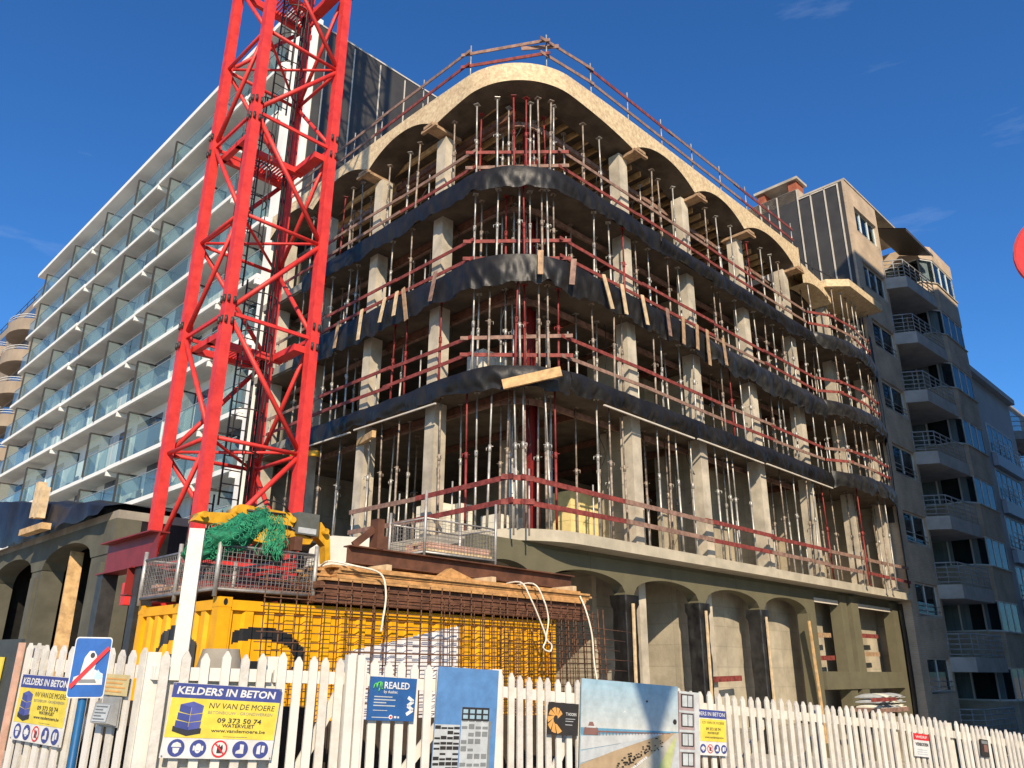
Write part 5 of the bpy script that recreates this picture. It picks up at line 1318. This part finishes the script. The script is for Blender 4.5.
panel(o, 'printed_gull', [(.5, .74), (.53, .76), (.56, .745), (.53, .752)], s_white, -.0035); panel(o, 'printed_gull', [(.8, .86), (.815, .875), (.83, .86), (.815, .85)], s_dark, -.0035)
panel(o, 'seal', disc(1.185, .69, .025, 16), s_dark, -.0045)
# narrow poster of windows
o = board('window_poster', 'narrow poster strip showing stacked pale bay windows', 'poster', 3.9, .6, .29, .92, .075, s_mauve, -.04)
for j in range(5):
    z = .03 + .18 * j
    panel(o, 'printed_window', rect(.03, z + .02, .2, z + .145), s_dark); panel(o, 'printed_window_frame', rect(.045, z + .03, .115, z + .135), s_psky2, -.0045); panel(o, 'printed_window_frame', rect(.125, z + .03, .185, z + .135), s_lgrey, -.0045)
    panel(o, 'printed_band', rect(.0, z + .15, .29, z + .172), s_psky2, -.0045)
panel(o, 'printed_column', rect(.21, .0, .28, .9), s_foam, -.0055)
# red and white notice, small dark picture
o = board('site_notice', 'small white notice with a red header on the right part of the fence', 'notice', 7.96, .735, .33, .265, .10, s_white, -.03)
panel(o, 'header', rect(.0, .19, .33, .265), s_red); text(o, 'WERF', .04, .212, .03, s_white, .25, .01)
text(o, 'VERBODEN', .03, .125, .036, s_black, .27, .02)
for i in range(3): panel(o, 'small_print', rect(.06, .075 - .025 * i, .27, .085 - .025 * i), s_lgrey)
o = board('small_picture', 'small dark upright picture near the right end of the fence', 'picture', 9.51, .66, .19, .215, .12, s_dark, -.03)
panel(o, 'printed_field', rect(.07, .06, .16, .15), s_brown); panel(o, 'printed_field', rect(.02, .16, .17, .2), s_grey)
# yellow notice and grey leaflet box
o = board('paper_notice', 'weathered yellowish paper notice above a grey leaflet box', 'notice', 1.37, 1.525, .32, .14, .03, flat('print_faded_yellow', (.52, .42, .20)), -.035, .004, left=True)
for i in range(4): panel(o, 'small_print', rect(.03, .105 - .028 * i, .29 - .04 * (i % 2), .115 - .028 * i), s_orange)
lb = empty('leaflet_box', LW(1.39, -.03, 1.31), 'clear grey leaflet box fixed to the fence beside the blue traffic sign', 'leaflet box', LA); lb.scale = (1.6, 1, 1)
MB().poly3(rect(0, 0, .145, .2), (0, .01)).build('back', flat('grey_plastic', (.30, .30, .29)), lb)
bx = MB(); bx.v += [(0, -.005, .01), (.145, -.005, .01), (.145, -.07, .03), (0, -.07, .03), (0, -.005, .19), (.145, -.005, .19), (.145, -.05, .16), (0, -.05, .16)]
for f in ((0, 1, 2, 3), (3, 2, 6, 7), (0, 3, 7, 4), (1, 5, 6, 2)): bx.face(list(f))
bx.build('pocket', MATS['grey_plastic'], lb)
pp_ = MB(); pp_.v += [(.015, -.0745, .04), (.13, -.0745, .04), (.13, -.0555, .15), (.015, -.0555, .15)]; pp_.face([0, 1, 2, 3]); pp_.build('leaflet', s_lgrey, lb)
lp = MB()
for i in range(5): lp.box(.025, .115 - .03 * (i % 2), -.0785 + .0037 * i, -.0765 + .0037 * i, .055 + .02 * i, .061 + .02 * i)
lp.build('leaflet_print', s_grey, lb)
# dark board at the left edge
o = board('hoarding_panel', 'dark green grey hoarding panel at the left edge of the fence', 'hoarding', -1.9, .1, 1.87, 1.83, .0, flat('hoarding_green_grey', (.045, .05, .048)), -.02, .03, left=True)
tag(MB().box(-.02, .02, -.02, .02, 0, 1.8).build('fence_post', timber_pink, None, LW(-.005, -.02, .1), LA), 'thin pinkish timber post at the right edge of the dark hoarding', 'fence post')
o = board('yellow_sign', 'yellow sign cut by the left edge on the dark hoarding', 'sign', -.95, 1.36, .70, .44, .02, s_yellow, -.04, left=True)
mb = MB()
for i in range(9): mb.poly3(rect(.03, .04 + .042 * i, .63, .052 + .042 * i), (-.004, -.003))
mb.build('printed_lines', s_orange, o)
# blue traffic sign
ts = empty('traffic_sign', Vector((-2.05, 4.12, gz(-2, 4) + .045)), 'blue traffic sign showing a white figure crossed by a red bar, on a blue post', 'traffic sign', .36); ts.scale = (.78, 1, 1)
MB().tube((-.012, .03, 0), (-.012, .03, 1.82), .024, 12).build('post', flat('post_blue', (.012, .10, .24)), ts)
def rrect(x0, z0, x1, z1, r):
    P = []
    for cx_, cz_, a in ((x1 - r, z1 - r, 0), (x0 + r, z1 - r, pi / 2), (x0 + r, z0 + r, pi), (x1 - r, z0 + r, 1.5 * pi)):
        for i in range(6): P.append((cx_ + r * math.cos(a + i * pi / 10), cz_ + r * math.sin(a + i * pi / 10)))
    return P
pt = MB().poly3(rrect(-.105, 1.57, .105, 1.85, .018), (-.004, .004)).build('plate', s_white, ts)
panel(pt, 'blue_field', rrect(-.099, 1.576, .099, 1.844, .014), s_blue, -.0062)
panel(pt, 'white_field', [(-.085, 1.63), (.085, 1.63), (.08, 1.68), (.03, 1.70), (-.08, 1.665)], s_white, -.0076)
fg = [(-.052, 1.64), (-.045, 1.70), (-.036, 1.755), (-.014, 1.785), (.012, 1.785), (.03, 1.765), (.032, 1.72), (.022, 1.68), (.028, 1.64)]
panel(pt, 'white_figure', fg, s_white, -.009); panel(pt, 'figure_mark', disc(.006, 1.765, .013, 12), s_black, -.0104); panel(pt, 'figure_mark', [(.03, 1.66), (.05, 1.70), (.085, 1.665), (.06, 1.655)], s_pic, -.009)  # black, blue and grey marks printed around the figure
panel(pt, 'figure_mark', [(-.05, 1.64), (.05, 1.64), (.04, 1.655), (-.04, 1.655)], s_grey, -.0104)
MB().bar((-.092, -.0125, 1.62), (.092, -.0125, 1.80), .001, .021, up=(0, 0, 1)).build('red_bar', s_red, pt)
# red round sign high at the right edge
rsn = empty('round_sign', Vector((2.0, 2.524, gz(1.97, 2.52))), 'plain red round sign on a tall post at the right edge', 'round sign', -.5)
zc = 3.137 - gz(1.97, 2.52)
MB().poly3(disc(0, zc, 0.169, 64), (-.01, .01)).build('disc', flat('sign_red', (.62, .008, .012)), rsn); ring(rsn, 'rim', 0, zc, 0.169, .009, flat('rim_red', (.40, .006, .01)), -.0112)
MB().tube((.0, .06, 0), (.0, .06, zc + .25), .03, 12).build('post', galv, rsn); MB().box(-.06, .06, .01, .05, zc - .12, zc - .08).box(-.06, .06, .01, .05, zc + .08, zc + .12).build('clamp', galv, rsn)
# street lamp behind the viewer whose shadow falls on the beach poster
sl = empty('street_lamp', Vector((2.65, -1.6, gz(2.65, -1.6) + .95)), 'street lamp with a flared round head behind the viewpoint', 'street lamp', 0)
MB().tube((0, 0, -1.3), (0, 0, 6.6), .11, 14, .08).build('pole', dark_steel, sl); MB().tube((0, 0, 6.6), (0, 0, 7.15), .09, 18, .30).build('lamp_head', dark_steel, sl); MB().tube((0, 0, 7.15), (0, 0, 7.2), .33, 18, .28).build('lamp_cap', dark_steel, sl)
